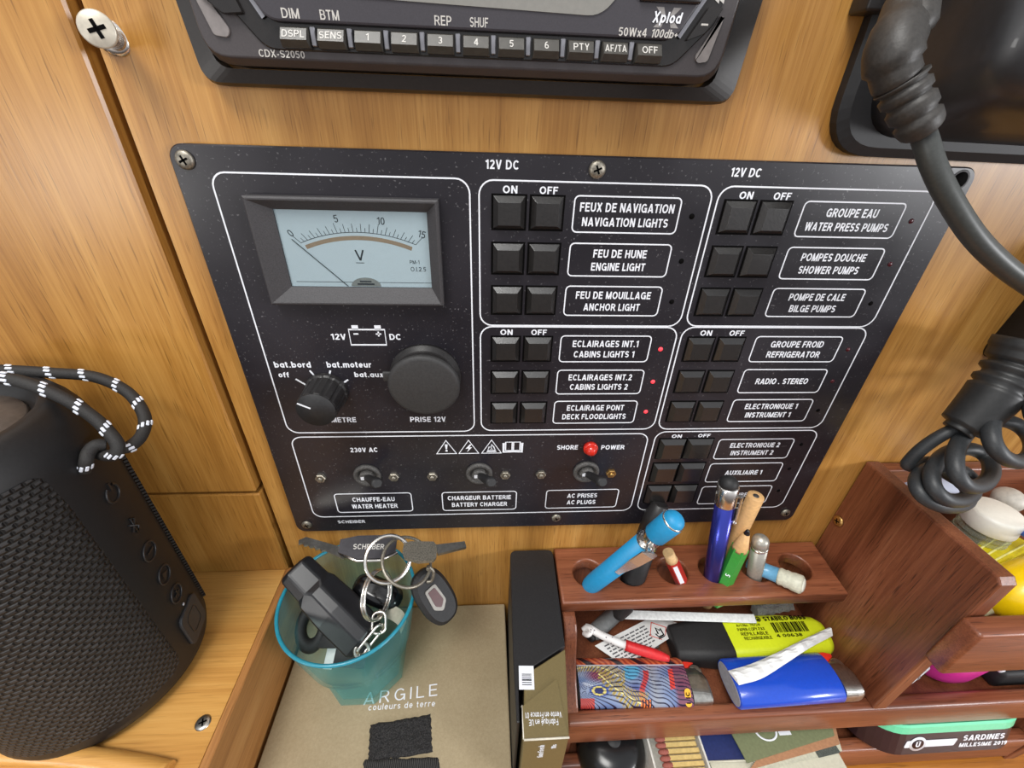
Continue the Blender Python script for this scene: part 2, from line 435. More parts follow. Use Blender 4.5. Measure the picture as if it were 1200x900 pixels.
n2 = nd(nt, 'ShaderNodeTexNoise', Scale=22.0, Detail=4.0); nt.links.new(v, n2.inputs['Vector'])
dust = ramp(nt, n1.outputs['Fac'], [(0.665, (0, 0, 0, 1)), (0.75, (0.6, 0.6, 0.6, 1))])
base = ramp(nt, n2.outputs['Fac'], [(0.3, srgb(26, 24, 29)), (0.7, srgb(36, 33, 39))])
nt.links.new(mixc(nt, dust, base, srgb(120, 118, 120)), b.inputs['Base Color'])
nt.links.new(ramp(nt, n2.outputs['Fac'], [(0.3, (0.26,) * 3 + (1,)), (0.7, (0.42,) * 3 + (1,))]), b.inputs['Roughness'])
bump(nt, b, n2.outputs['Fac'], 0.02, 0.0008)
ink = plain('white_print', srgb(228, 230, 236), rough=0.5, noise=0.04)
blk_plastic = plain('black_plastic', srgb(34, 32, 32), rough=0.42, noise=0.25, nscale=80)
blk_button = plain('black_button', srgb(28, 26, 25), rough=0.3, spec=0.9, noise=0.3, nscale=120, bumpy=0.08)
blk_matt = plain('black_matt_plastic', srgb(28, 27, 28), rough=0.6, noise=0.3, nscale=90)
blk_gloss = plain('black_gloss', srgb(14, 14, 16), rough=0.14, noise=0.1)
blk_hole = plain('hole_black', srgb(5, 4, 4), rough=0.9, spec=0.1)
grey_bezel = plain('meter_bezel_grey', srgb(58, 56, 58), rough=0.55, noise=0.22, nscale=220, bumpy=0.15)
steel = plain('steel', srgb(178, 176, 170), rough=0.32, metal=1.0, noise=0.15)
steel_old = plain('tarnished_steel', srgb(150, 144, 132), rough=0.45, metal=0.85, noise=0.35, nscale=150)
chrome = plain('chrome', srgb(226, 222, 216), rough=0.22, metal=1.0, noise=0.05)
brass = plain('brass', srgb(190, 150, 90), rough=0.35, metal=0.9, noise=0.25)
dial_white = plain('dial_card', srgb(214, 224, 228), rough=0.6, noise=0.02)
dial_ink = plain('dial_ink', srgb(52, 56, 60), rough=0.6)
mirror_band = plain('dial_mirror_band', srgb(196, 168, 140), rough=0.25, metal=0.35, noise=0.05)
red_lamp = plain('red_lamp_plastic', srgb(196, 40, 26), rough=0.2, noise=0.15, coat=0.4)
red_led, nt, b = newmat('lit_red_led')
b.inputs['Base Color'].default_value = srgb(230, 70, 80); b.inputs['Emission Color'].default_value = srgb(255, 50, 60); b.inputs['Emission Strength'].default_value = 0.9
dim_led = plain('unlit_led', srgb(70, 10, 22), rough=0.3)
def glassy(name, tint, fac=0.12, rough=0.05, body=None):
    m, nt, b = newmat(name)
    tr = nd(nt, 'ShaderNodeBsdfTransparent', Color=tint)
    mx = nt.nodes.new('ShaderNodeMixShader')
    b.inputs['Base Color'].default_value = body or (0.02, 0.02, 0.02, 1); b.inputs['Roughness'].default_value = rough
    lw = nd(nt, 'ShaderNodeLayerWeight', Blend=0.25)
    mr = nd(nt, 'ShaderNodeMapRange'); mr.inputs['To Min'].default_value = fac; mr.inputs['To Max'].default_value = min(1, fac + 0.45)
    nt.links.new(lw.outputs['Facing'], mr.inputs['Value'])
    nt.links.new(mr.outputs[0], mx.inputs[0]); nt.links.new(tr.outputs[0], mx.inputs[1]); nt.links.new(b.outputs[0], mx.inputs[2])
    out = nt.nodes['Material Output']; nt.links.new(mx.outputs[0], out.inputs[0])
    return m
clear = glassy('clear_window', (0.93, 0.96, 0.97, 1), 0.06)

# ================================================================== THE SETTING
FLOOR = -335.0; SHELF = -222.5; GX = -12.5
m = MB().box(-11.0, 900, 0, 14, FLOOR, 260); struct(m.build('wall_back', oak_v))
m = MB().box(-330, -14.2, -2.5, 14, -157.4, 260, bev=0.8, seg=1); struct(m.build('door_1', oak_door))
m = MB().box(-330, -13.6, -2.0, 14, SHELF, -159.4, bev=0.8, seg=1); struct(m.build('wall_left', oak_door))
m = MB().box(-330, 0, 14.5, 20, FLOOR, 260); struct(m.build('trim_1', black_gap))
m = MB().box(-330, -15.4, -190, 13.9, SHELF - 12, SHELF); struct(m.build('trim_2', oak_h))          # ledge carrying the speaker
m = MB().box(-15.3, -11.4, -190, -0.2, FLOOR, SHELF + 0.3, bev=0.5, seg=1); struct(m.build('trim_3', oak_y))
m = MB().box(-340, 900, -300, 20, FLOOR - 12, FLOOR); struct(m.build('floor', oak_f))
# low rounded fiddle along the front of the ledge
m = MB(); P = [OZ(x, y, SHELF + 1.6) for x, y in ((-60, 884), (0, 882), (60, 885), (110, 890), (165, 899), (196, 906))]
m.tube(spline(P, 5), 4.2, n=14); struct(m.build('trim_4', oak_h))

def screw_head(mb, M, r, h, slot=True, mats=(0, 1)):
    mb.mat(mats[0]).lathe([(r, 0), (r, h * 0.35), (r * 0.82, h * 0.8), (r * 0.45, h), (0, h)], M=M, n=24)
    if slot:
        for a in (0.4, 0.4 + PI / 2):
            mb.mat(mats[1]).box(-r * 0.5, r * 0.5, -r * 0.11, r * 0.11, h * 0.9, h * 1.06, M=M @ Matrix.Rotation(a, 4, 'Z'))
# the screw with a long shank that keeps the cabinet door shut
p = OY(131, 45, -1)
t = thing('cabinet_screw', 'pale cross-head screw standing proud of the oak beside the radio', 'screw', (p.x, 0, p.z))
q = OY(114, 34, -11)
M = frame((p.x, 0.0, p.z), q - Vector((p.x, 0, p.z)))
L = (q - Vector((p.x, 0, p.z))).length
mb = MB(); mb.lathe([(4.4, 0), (4.4, 0.8), (3.2, 1.2)], M=M, n=24); mb.lathe([(2.7, 0), (2.7, L - 2.2), (3.2, L - 2)], M=M, n=24); mb.build('shank', chrome, t)
mb = MB(); mb.lathe([(2.6, L - 2.2), (4.3, L - 0.6), (4.4, L), (4.0, L + 0.3), (0, L + 0.35)], M=M, n=32); mb.build('head', plain('screw_head_pale', srgb(196, 188, 172), rough=0.4, metal=0.3), t)
mb = MB()
for a in (0.35, 0.35 + PI / 2): mb.box(-2.2, 2.2, -0.5, 0.5, L + 0.2, L + 0.5, M=M @ Matrix.Rotation(a, 4, 'Z'))
mb.build('cross_slot', blk_hole, t)
p = OZ(238, 847, SHELF)
t = thing('ledge_screw', 'small flush steel screw in the oak ledge near the black speaker', 'screw', (p.x, p.y, SHELF))
mb = MB(); screw_head(mb, Matrix.Translation(p), 3.2, 0.7); mb.build('head', [steel, blk_hole], t)

# ================================================================== CONTROL PANEL
PT = -3.0      # panel face
pan = thing('control_panel', 'black boat electrical panel with switch buttons, voltmeter and white lettering on oak wall', 'control panel', (142.5, 0, -94))
def PL(x, z, y=PT): return WALL(x, z, y)
mb = MB()
mb.prism([Vector((x, 0, z)) for x, z in rrect(285, 188.2, 5, 6, 142.5, -93.9)], (0, PT, 0), bev=0.4, seg=1)
mb.build('face_plate', panel_black, pan)
for i, (x, z) in enumerate([(5, -4.6), (143.1, -4), (279, -4.2), (6.2, -182), (143.6, -181), (278.8, -181)]):
    if i == 2:      # the missing screw at the upper right: an empty countersunk hole
        mb = MB(); mb.lathe([(3.6, 0.02), (3.4, 0.2), (2.9, 0.12)], M=PL(x, z), n=28, caps=False); mb.mat(1).lathe([(2.9, 0.0), (2.9, 0.1), (0, 0.1)], M=PL(x, z), n=28); mb.build('screw_hole', [grey_bezel, blk_hole], pan); continue
    mb = MB(); screw_head(mb, PL(x, z), 3.0 if i < 3 else 2.7, 1.3); mb.build('screw', [steel_old, blk_hole], pan)
for x in (20.5, 57, 76.5, 114, 132.7, 169.9):
    mb = MB(); mb.lathe([(2.7, 0), (2.7, 1.2), (2.4, 1.5), (1.6, 1.5), (1.5, 0.9), (0, 0.9)], M=PL(x, -147.4), n=6, smooth=False)
    mb.lathe([(1.2, 0.6), (1.2, 2.0), (0.8, 2.3), (0, 2.3)], M=PL(x, -147.4), n=16)
    mb.build('nut', steel_old if x != 169.9 else brass, pan)
# printed frames
mb = MB()
def frame_line(x0, x1, z0, z1, r, w=0.54): mb.ribbon(rrect(x1 - x0, z1 - z0, r, 6), w, 0.08, PL((x0 + x1) / 2, (z0 + z1) / 2))
for x0, x1, z0, z1 in [(11.3, 98.5, -118.8, -8), (101.8, 186.8, -63.3, -8.2), (101.8, 186.8, -118.5, -63.9), (189.2, 273.3, -63.1, -8.2), (188.9, 273.3, -118.7, -63.7), (189, 274.2, -176.3, -120.4), (11.3, 185.4, -176.4, -121.4)]:
    frame_line(x0, x1, z0, z1, 5)
mb.build('printed_frame', ink, pan)
# push buttons with their gaps
def key(x, z, w=11.4, h=11.2, y=2.4):
    mb = MB()
    mb.mat(1).box(-w / 2 - 0.75, w / 2 + 0.75, -h / 2 - 0.8, h / 2 + 0.6, 0, 0.1, M=PL(x, z))
    a = w / 2; c = h / 2; t = 1.7
    b0 = [(-a, -c, 0.05), (a, -c, 0.05), (a, c, 0.05), (-a, c, 0.05)]
    b1 = [(-a, -c, 0.5), (a, -c, 0.5), (a, c, 0.5), (-a, c, 0.5)]
    b2 = [(-a + t, -c + t * 0.8, y), (a - t, -c + t * 0.8, y), (a - t, c - t * 1.2, y), (-a + t, c - t * 1.2, y)]
    mb.mat(0).loft([b0, b1, b2], M=PL(x, z))
    return mb.build('push_button', [blk_button, blk_hole], pan, bevel=0.18)
RZ = [-18.7, -35.4, -52.2]; RB = [-74.2, -91, -107.9]
for x in (112.6, 126.4, 198.2, 212.0):
    for z in RZ + RB: key(x, z)
for x in (198.6, 212.9):
    for z in (-131.2, -147.4, -163.4): key(x, z, 13.2, 12.4, 2.6)
# circuit labels: one white outline and its lettering each
def circuit(x0, x1, z0, z1, *lines, h=3.1):
    mb = MB(); cx, cz = (x0 + x1) / 2, (z0 + z1) / 2
    mb.ribbon(rrect(x1 - x0, z1 - z0, 1.7, 4), 0.5, 0.08, PL(cx, cz))
    n = len(lines)
    for i, (s, w) in enumerate(lines):
        mb.text(s, PL(cx, cz + (2.55 if n == 2 and i == 0 else -2.55 if n == 2 else 0)), width=w, height=h, bold=0.036)
    return mb.build('circuit_label', ink, pan)
LA = (136.3, 175.9)
circuit(*LA, -25.2, -12.6, ('FEUX DE NAVIGATION', 35.2), ('NAVIGATION LIGHTS', 32.6))
circuit(*LA, -41.9, -29.3, ('FEU DE HUNE', 21), ('ENGINE LIGHT', 21.5))
circuit(*LA, -58.6, -46.1, ('FEU DE MOUILLAGE', 31), ('ANCHOR LIGHT', 23.5))
circuit(*LA, -80.6, -68, ('ECLAIRAGES INT.1', 29), ('CABINS LIGHTS 1', 27))
circuit(*LA, -97.6, -84.9, ('ECLAIRAGES INT.2', 29.2), ('CABINS LIGHTS 2', 27))
circuit(*LA, -114.5, -101.7, ('ECLAIRAGE PONT', 27.5), ('DECK FLOODLIGHTS', 31))
LC = (223.1, 263.2)
circuit(*LC, -25.3, -12.6, ('GROUPE EAU', 20.5), ('WATER PRESS PUMPS', 33.5))
circuit(*LC, -42, -29.4, ('POMPES DOUCHE', 27), ('SHOWER PUMPS', 25.5))
circuit(*LC, -58.5, -46.1, ('POMPE DE CALE', 24.5), ('BILGE PUMPS', 20.5))
circuit(*LC, -80.6, -68, ('GROUPE FROID', 24.5), ('REFRIGERATOR', 25))
circuit(*LC, -97.4, -84.7, ('RADIO . STEREO', 25.5))
circuit(*LC, -114.4, -101.4, ('ELECTRONIQUE 1', 26.5), ('INSTRUMENT 1', 23))
circuit(*LC, -138.8, -125.8, ('ELECTRONIQUE 2', 26.5), ('INSTRUMENT 2', 23))
circuit(*LC, -155.4, -142.2, ('AUXILIAIRE 1', 20.5))
circuit(*LC, -172.4, -159, ('AUXILIAIRE 2', 20.5))
circuit(24.6, 64.3, -173.2, -159.4, ('CHAUFFE-EAU', 22), ('WATER HEATER', 24))
circuit(80.6, 120.4, -173.4, -159.7, ('CHARGEUR BATTERIE', 34), ('BATTERY CHARGER', 30))
circuit(136.7, 176.4, -173.3, -159.6, ('AC PRISES', 16.5), ('AC PLUGS', 16))
# free lettering, each word a part of the panel
def word(s_, x, z, w, h, bold=0.038, shear=0.0):
    mb = MB(); mb.text(s_, PL(x, z), width=w, height=h, bold=bold, shear=shear); return mb.build('lettering', ink, pan)
for s_, x, z, w, h in [('12V DC', 109.9, -3.3, 11.6, 2.9), ('12V DC', 197.1, -3.6, 11.2, 2.9), ('12V', 43.1, -68.8, 6.0, 2.7), ('DC', 66.3, -68.8, 4.8, 2.7),
                      ('bat.bord', 21.5, -82.0, 15.2, 2.9), ('off', 16.7, -87.0, 4.5, 2.6), ('bat.moteur', 45.2, -82.0, 18.8, 2.9), ('bat.aux', 52.9, -87.0, 12.4, 2.6),
                      ('METRE', 37.9, -111.4, 11.4, 2.8), ('PRISE 12V', 76.8, -111.5, 16.6, 2.9), ('230V AC', 44.5, -129.7, 13.2, 2.8),
                      ('SHORE', 145.0, -129.7, 10.6, 2.8), ('POWER', 168.3, -130.0, 12.0, 2.8), ('SCHEIBER', 30.2, -180.6, 14.6, 2.2)]:
    word(s_, x, z, w, h)
word('36.A', 240, -181, 8, 2.2, shear=0.2)
for x in (112.8, 199.6):
    for z in (-11.1, -66.4):
        word('ON', x, z, 5.2, 2.5); word('OFF', x + 13.8, z, 6.6, 2.5)
word('ON', 200.0, -123.3, 5.2, 2.1); word('OFF', 214.2, -123.1, 6.4, 2.1)
# printed symbols: battery, hazard triangles, open book
mb = MB()
mb.ribbon([(-7.3, -3.5), (7.3, -3.5), (7.3, 3.5), (-7.3, 3.5)], 0.7, 0.08, PL(55, -69.0))
for sx in (-4.6, 4.6): mb.box(sx - 1.3, sx + 1.3, 3.5, 5.4, 0, 0.08, M=PL(55, -69.0))
mb.box(-5.6, -3.6, 1.2, 1.8, 0, 0.08, M=PL(55, -69.0)); mb.box(3.5, 5.7, 1.2, 1.8, 0, 0.08, M=PL(55, -69.0)); mb.box(4.3, 4.9, 0.4, 2.6, 0, 0.08, M=PL(55, -69.0))
mb.build('battery_symbol', ink, pan)
TZ = -129.0
for i, x in enumerate((84.5, 95.5, 106.8)):
    mb = MB()
    mb.ribbon([(-4.9, -3.8), (4.9, -3.8), (0, 4.6)], 0.75, 0.08, PL(x, TZ))
    if i == 0:
        mb.faces([(-0.7, 2.2, 0.08), (0.7, 2.2, 0.08), (0.35, -0.9, 0.08), (-0.35, -0.9, 0.08)], [(0, 1, 2, 3)], M=PL(x, TZ)); mb.lathe([(0.65, 0), (0.65, 0.08), (0, 0.08)], M=PL(x, TZ - 2), n=12)
    elif i == 1:
        mb.faces([(0.6, 2, .08), (-1.6, -0.8, .08), (0, -0.6, .08), (-0.9, -3, .08), (1.7, 0.2, .08), (0.3, 0.1, .08), (1.6, 2, .08)], [(0, 1, 2, 5, 6), (2, 3, 4, 5)], M=PL(x, TZ))
    else:
        mb.ribbon([(-1.9, -2), (-1.1, 0.4), (-0.4, -0.2), (0.1, 1.8), (1.1, 0.2), (1.9, -2)], 0.6, 0.08, PL(x, TZ)); mb.box(-2.4, 2.4, -3.1, -2.5, 0, 0.08, M=PL(x, TZ))
        mb.ribbon([(-0.7, -2), (0, -0.4), (0.7, -2)], 0.4, 0.08, PL(x, TZ))
    mb.build('hazard_symbol', ink, pan)
mb = MB()
for s in (-1, 1):
    mb.ribbon([(s * 0.35, -2.6), (s * 3.6, -2.6), (s * 3.6, 2.7), (s * 0.35, 2.7)], 0.7, 0.08, PL(117.4, TZ + 0.4))
mb.ribbon([(-4.6, 2.2), (-4.6, -3.6), (0, -3.2), (4.6, -3.6), (4.6, 2.2)], 1.2, 0.08, PL(117.4, TZ + 0.4), closed=False)
mb.build('book_symbol', ink, pan)
# indicator dots
for z, lit in zip(RZ + RB, (0, 0, 0, 1, 1, 1)):
    mb = MB(); mb.lathe([(1.05, 0), (0.95, 0.25), (0.5, 0.5), (0, 0.55)], M=PL(181, z - 0.1), n=14); mb.build('indicator_light', red_led if lit else blk_hole, pan)
for z, k in zip(RZ + RB + [-129.6, -146.5, -163], (1, 1, 0, 1, 1, 0, 2, 2, 2)):
    mb = MB(); mb.lathe([(1.0, 0), (0.9, 0.2), (0.5, 0.4), (0, 0.45)], M=PL(268.1, z - 0.1), n=14); mb.build('indicator_light', (blk_hole, dim_led, blk_hole)[k], pan)
# shore power lamp
mb = MB(); mb.lathe([(3.7, 0), (3.7, 1.8), (3.2, 2.3)], M=PL(156.6, -129.8), n=28); lamp = mb.build('shore_power_lamp', red_lamp, pan); lamp['label'] = 'round red indicator lamp'
mb = MB(); mb.lathe([(3.0, 2.0), (3.0, 2.6), (2.5, 4.0), (1.2, 4.9), (0, 5.0)], M=PL(156.6, -129.8), n=28); mb.build('lens', red_lamp, lamp)
# voltmeter
mx, mz = 54.6, -34; MW, MH = 66.8, 39.6
WX0, WX1, WZ0, WZ1 = 29.6, 83.0, -47.2, -19.2
y0 = 4.2
def rl(w, h, z, cx=mx, cz=mz): return [(-w / 2, -h / 2, z), (w / 2, -h / 2, z), (w / 2, h / 2, z), (-w / 2, h / 2, z)]
mb = MB(); M = PL(mx, mz)
def rect(x0, x1, z0, z1, y): return [(x0 - mx, z0 - mz, y), (x1 - mx, z0 - mz, y), (x1 - mx, z1 - mz, y), (x0 - mx, z1 - mz, y)]
X0, X1, Z0, Z1 = 21.6, 87.6, -53.6, -14.6
mb.loft([rect(X0, X1, Z0, Z1, 0), rect(X0, X1, Z0, Z1, y0 - 0.6), rect(X0 + .6, X1 - .6, Z0 + .6, Z1 - .6, y0), rect(X0 + 1.1, X1 - 1.1, Z0 + 1.1, Z1 - 1.1, y0),
         rect(WX0, WX1, WZ0, WZ1, 0.9), rect(WX0, WX1, WZ0, WZ1, 0.2)], M=M, cap1=False)
bez = mb.build('voltmeter', grey_bezel, pan); bez['label'] = 'analogue voltmeter with grey bevelled bezel'
mb = MB(); mb.box(WX0 - 0.2 - mx, WX1 + 0.2 - mx, WZ0 - 0.2 - mz, WZ1 + 0.2 - mz, 0.25, 0.32, M=M); mb.build('dial_card', dial_white, bez)
# dial geometry, angles about the pointer pivot
px_, pz_ = 57.3, -81.3   # centre of the scale's wide arc
def dp(r, a): return (px_ + r * math.sin(a) - mx, pz_ + r * math.cos(a) - mz)
mb = MB()
A0 = math.radians(22.4); RA = 54.6
Mf = M @ Matrix.Translation((0, 0, 0.33))
mb.ribbon([dp(RA, -A0 + 2 * A0 * i / 48) for i in range(49)], 0.22, 0.02, Mf, closed=False)
for i in range(31):
    a = -A0 + 2 * A0 * i / 30
    x0_, z0_ = dp(RA, a); k = a * 2.0
    ln = 3.6 if i % 10 == 0 else 3.0 if i % 2 == 0 else 1.6
    mb.ribbon([(x0_, z0_), (x0_ + ln * math.sin(k), z0_ + ln * math.cos(k))], 0.2, 0.02, Mf, closed=False)
for s_, x, z, r in (('0', 33.5, -27.4, 0.65), ('5', 50.5, -22.1, 0.12), ('10', 66.3, -22.6, -0.05), ('15', 80.6, -27.0, -0.3)):
    mb.text(s_, Mf @ Matrix.Translation((x - mx, z - mz, 0)) @ Matrix.Rotation(r, 4, 'Z'), height=2.6, bold=0.0, th=0.02)
mb.text('V', Mf @ Matrix.Translation((57.0 - mx, -35.0 - mz, 0)), height=3.9, width=3.4, bold=0.0, th=0.02); mb.box(55.2 - mx, 58.3 - mx, -38.0 - mz, -37.75 - mz, 0.33, 0.35, M=M)
mb.text('PM-1', Mf @ Matrix.Translation((77.1 - mx, -37.3 - mz, 0)), width=3.6, height=1.4, bold=0, th=0.02)
mb.text('O.I.2.5', Mf @ Matrix.Translation((78.3 - mx, -40.0 - mz, 0)), width=5.8, height=1.7, bold=0, th=0.02)
mb.box(WX0 + 2 - mx, WX1 - mx, -45.5 - mz, -45.3 - mz, 0.33, 0.35, M=M)
mb.build('dial_scale', dial_ink, bez)
mb = MB(); mb.ribbon([dp(RA - 2.0, -A0 * 0.96 + 2 * A0 * 0.96 * i / 40) for i in range(41)], 1.5, 0.02, Mf, closed=False); mb.build('mirror_band', mirror_band, bez)
mb = MB(); mb.tube([(51.0 - mx, -47.0 - mz, 0.6), (33.6 - mx, -29.5 - mz, 0.6)], 0.13, n=6, M=M); mb.build('pointer', dial_ink, bez)
mb = MB()
half = [(5.6 * math.cos(PI * k / 20), 3.4 * math.sin(PI * k / 20)) for k in range(21)]
mb.prism([(x + 57.8 - mx, z - 46.9 - mz, 0.33) for x, z in half], (0, 0, 0.25), M=M)
mb.mat(1).box(54.6 - mx, 61 - mx, -46.3 - mz, -45.7 - mz, 0.5, 0.7, M=M).box(55.6 - mx, 60 - mx, -45.2 - mz, -44.7 - mz, 0.5, 0.7, M=M)
mb.build('pointer_boss', [plain('boss_grey', srgb(150, 150, 145), rough=0.4), dial_ink], bez)
mb = MB(); mb.box(WX0 - mx, WX1 - mx, WZ0 - mz, WZ1 - mz, 0.86, 0.9, M=M); mb.build('window_glass', clear, bez)
# selector knob
kx, kz = 33.6, -95.2
M = PL(kx, kz)
ticks = MB()
for A_, B_ in (((21.2, -89.2), (24.9, -92.2)), ((28.1, -84.9), (30.6, -89.4)), ((36.8, -84.9), (35.1, -89.6)), ((43.6, -89.6), (38.4, -93.2))):
    ticks.ribbon([(A_[0] - kx, A_[1] - kz), (B_[0] - kx, B_[1] - kz)], 0.75, 0.08, M, closed=False)
ticks.build('selector_marks', ink, pan)
mb = MB()
loops = []
for r, z in ((9.2, 0.2), (9.2, 2.2), (8.6, 3.0), (8.2, 14.6), (7.9, 15.2)):
    loops.append([((r - (0.35 if (k % 6 < 2 and 2.0 < z < 15) else 0)) * math.cos(2 * PI * k / 72), (r - (0.35 if (k % 6 < 2 and 2.0 < z < 15) else 0)) * math.sin(2 * PI * k / 72), z) for k in range(72)])
mb.loft(loops, M=M)
knob = mb.build('selector_knob', blk_plastic, pan)
mb = MB(); mb.lathe([(8.0, 15.1), (7.9, 15.5), (0, 15.5)], M=M, n=40); mb.build('knob_cap', blk_matt, knob)
mb = MB(); a = math.radians(-62); mb.ribbon([(7.7 * math.sin(a), 7.7 * math.cos(a)), (2.2 * math.sin(a), 2.2 * math.cos(a))], 0.7, 0.08, M @ Matrix.Translation((0, 0, 15.5)), closed=False); mb.build('knob_pointer', ink, knob)
# 12 V socket with a round cover
M = PL(77.6, -87.6)
mb = MB(); mb.lathe([(15.5, 0), (15.5, 1.6), (13.6, 2.2), (13.6, 6.5), (14.6, 7.0)], M=M, n=48)
soc = mb.build('power_socket', blk_plastic, pan)
Mc = M @ Matrix.Translation((0, -0.6, 0)) @ Matrix.Rotation(math.radians(4), 4, 'X')
mb = MB(); mb.lathe([(14.9, 5.4), (15.3, 5.8), (15.3, 7.2), (14.8, 8.0), (13.6, 8.4), (0, 8.5)], M=Mc, n=56)
mb.box(-17.2, -13.2, 1.6, 6.4, 4.6, 6.2, bev=0.5, M=Mc)
mb.build('socket_cover', plain('socket_cover_grey', srgb(48, 47, 47), rough=0.62, noise=0.2, nscale=120), soc)
# toggle switches: bush, nut and lever
dusty = plain('dusty_black_metal', srgb(74, 72, 70), rough=0.6, noise=0.5, nscale=160, bumpy=0.4)
for x, tip in ((43.9, (445, 569)), (100.6, (578, 567)), (156.4, (707.5, 566))):
    M = PL(x, -146.0)
    mb = MB(); mb.lathe([(6.9, 0), (6.9, 1.0), (6.4, 1.7), (4.9, 1.7), (4.5, 0.6), (0, 0.6)], M=M, n=36); sw = mb.build('toggle_switch', dusty, pan)
    mb = MB(); mb.lathe([(3.9, 0.5), (3.9, 2.4), (3.0, 3.2), (1.8, 3.0)], M=M, n=8, smooth=False); mb.build('collar', dusty, sw)
    mb = MB(); mb.box(-2.6, -1.0, -0.6, 1.3, 2.9, 3.3, M=M); mb.build('white_mark', ink, sw)
    mb = MB()
    tipx = OY(*tip, PT - 15.5); d = Vector((tipx.x - x, tipx.z + 146.0, 13.5)).normalized()
    mb.loft([rr3(w, h, min(w, h) * 0.45, z, 4) for w, h, z in ((3.0, 3.4, 0), (3.4, 3.6, 3), (4.6, 4.2, 10), (5.6, 5.0, 13), (5.4, 4.8, 14.6), (4.2, 3.6, 15.4))], smooth=True, M=M @ frame((0, 0, 1.8), d))
    mb.build('lever', blk_matt, sw)

# ================================================================== CAR RADIO
rad = thing('car_radio', 'black car stereo with a row of number keys set in the oak above the panel', 'car radio', (101, 0, 44))
radio_grey = plain('radio_face_grey', srgb(66, 61, 62), rough=0.4, noise=0.1, nscale=200)
radio_panel = plain('radio_panel_dark', srgb(58, 55, 60), rough=0.42, noise=0.1, nscale=250)
radio_black = plain('radio_trim_black', srgb(40, 36, 34), rough=0.4, noise=0.15, nscale=120)
radio_gloss = plain('radio_gloss_black', srgb(34, 31, 30), rough=0.2, noise=0.1)
silver_p = plain('silver_plastic', srgb(142, 142, 148), rough=0.3, metal=0.5, noise=0.08)
lcd = plain('display_grey', srgb(128, 126, 120), rough=0.2, noise=0.05, coat=0.5)
key_top = plain('radio_key_grey', srgb(64, 61, 56), rough=0.35, noise=0.15)
pale_ink = plain('pale_print', srgb(190, 186, 180), rough=0.5, noise=0.05)
def rpoly(P, r, n=5):
    """round the corners of a 2-D polygon"""
    out = []; N = len(P)
    for i in range(N):
        a, p, c = Vector(P[i - 1]), Vector(P[i]), Vector(P[(i + 1) % N])
        ri = r[i] if isinstance(r, (list, tuple)) else r
        u = (a - p).normalized(); v = (c - p).normalized()
        if ri <= 0: out.append(p); continue
        for k in range(n + 1):
            t = k / n; A = p + u * ri; B = p + v * ri
            out.append(A * (1 - t) ** 2 + p * 2 * t * (1 - t) + B * t * t)
    return [(q.x, q.y) for q in out]
def lift(P, y): return [(x, y, z) for x, z in P]
O1 = rpoly([(19.3, 16.2), (184.2, 16.2), (188.5, 72), (14.5, 72)], 5)
O2 = rpoly([(20.0, 16.9), (183.5, 16.9), (187.7, 71.4), (15.2, 71.4)], 4.6)
I1 = rpoly([(25.0, 20.4), (176.0, 20.4), (179.6, 67), (21.6, 67)], 4.5)
mb = MB(); mb.loft([lift(O1, 0), lift(O1, -4.2), lift(O2, -6.2), lift(I1, -7.2), lift(I1, -1)], caps=False)
mb.build('trim_ring', radio_black, rad)
F0 = rpoly([(25.6, 21.0), (175.0, 21.0), (178.6, 66.5), (22.4, 66.5)], [7, 7, 4, 4])
F1 = rpoly([(26.6, 22.6), (173.4, 22.6), (177.4, 66), (23.4, 66)], [6, 6, 4, 4])
mb = MB(); mb.loft([lift(F0, -1), lift(F0, -10.5), lift(F1, -13.6)]); mb.build('faceplate', radio_grey, rad, smooth=False, bevel=0.4)
# glossy key channel with its two side wings
W = rpoly([(43.5, 24.6), (159.0, 24.6), (169.5, 35), (174, 58), (27, 58), (31.8, 38)], [3, 3, 2, 2, 2, 2])
mb = MB(); mb.prism(lift(W, -13.3), (0, -1.0, 0), bev=0.3, seg=1); mb.build('key_channel', radio_gloss, rad)
D = rpoly([(45.8, 30.6), (157.8, 30.6), (166.5, 44), (168, 64), (36, 64), (38.6, 42)], [3, 3, 2, 3, 3, 2])
mb = MB(); mb.prism(lift(D, -13.5), (0, -2.6, 0), bev=0.6, seg=2); dis = mb.build('display_panel', radio_panel, rad)
for e in ([(44.6, 31.4), (38.0, 42), (35.4, 62)], [(159.2, 31.4), (167.6, 44.5), (169, 62)]):
    mb = MB(); mb.ribbon([(x - 101, z - 44) for x, z in e], 1.1, 0.9, WALL(101, 44, -14.2), closed=False); mb.build('silver_edge', silver_p, rad)
LCDP = rpoly([(66, 36.4), (136, 34.9), (140.5, 40), (140.5, 58), (60, 58), (60, 40)], [4, 4, 2, 3, 3, 4])
mb = MB(); mb.prism(lift(LCDP, -15.9), (0, -0.5, 0), bev=0.15, seg=1); mb.build('display_window', lcd, rad)
mb = MB(); mb.box(146, 163, -17.2, -15.8, 38.4, 41.6, bev=0.5); mb.build('eject_button', radio_gloss, rad)
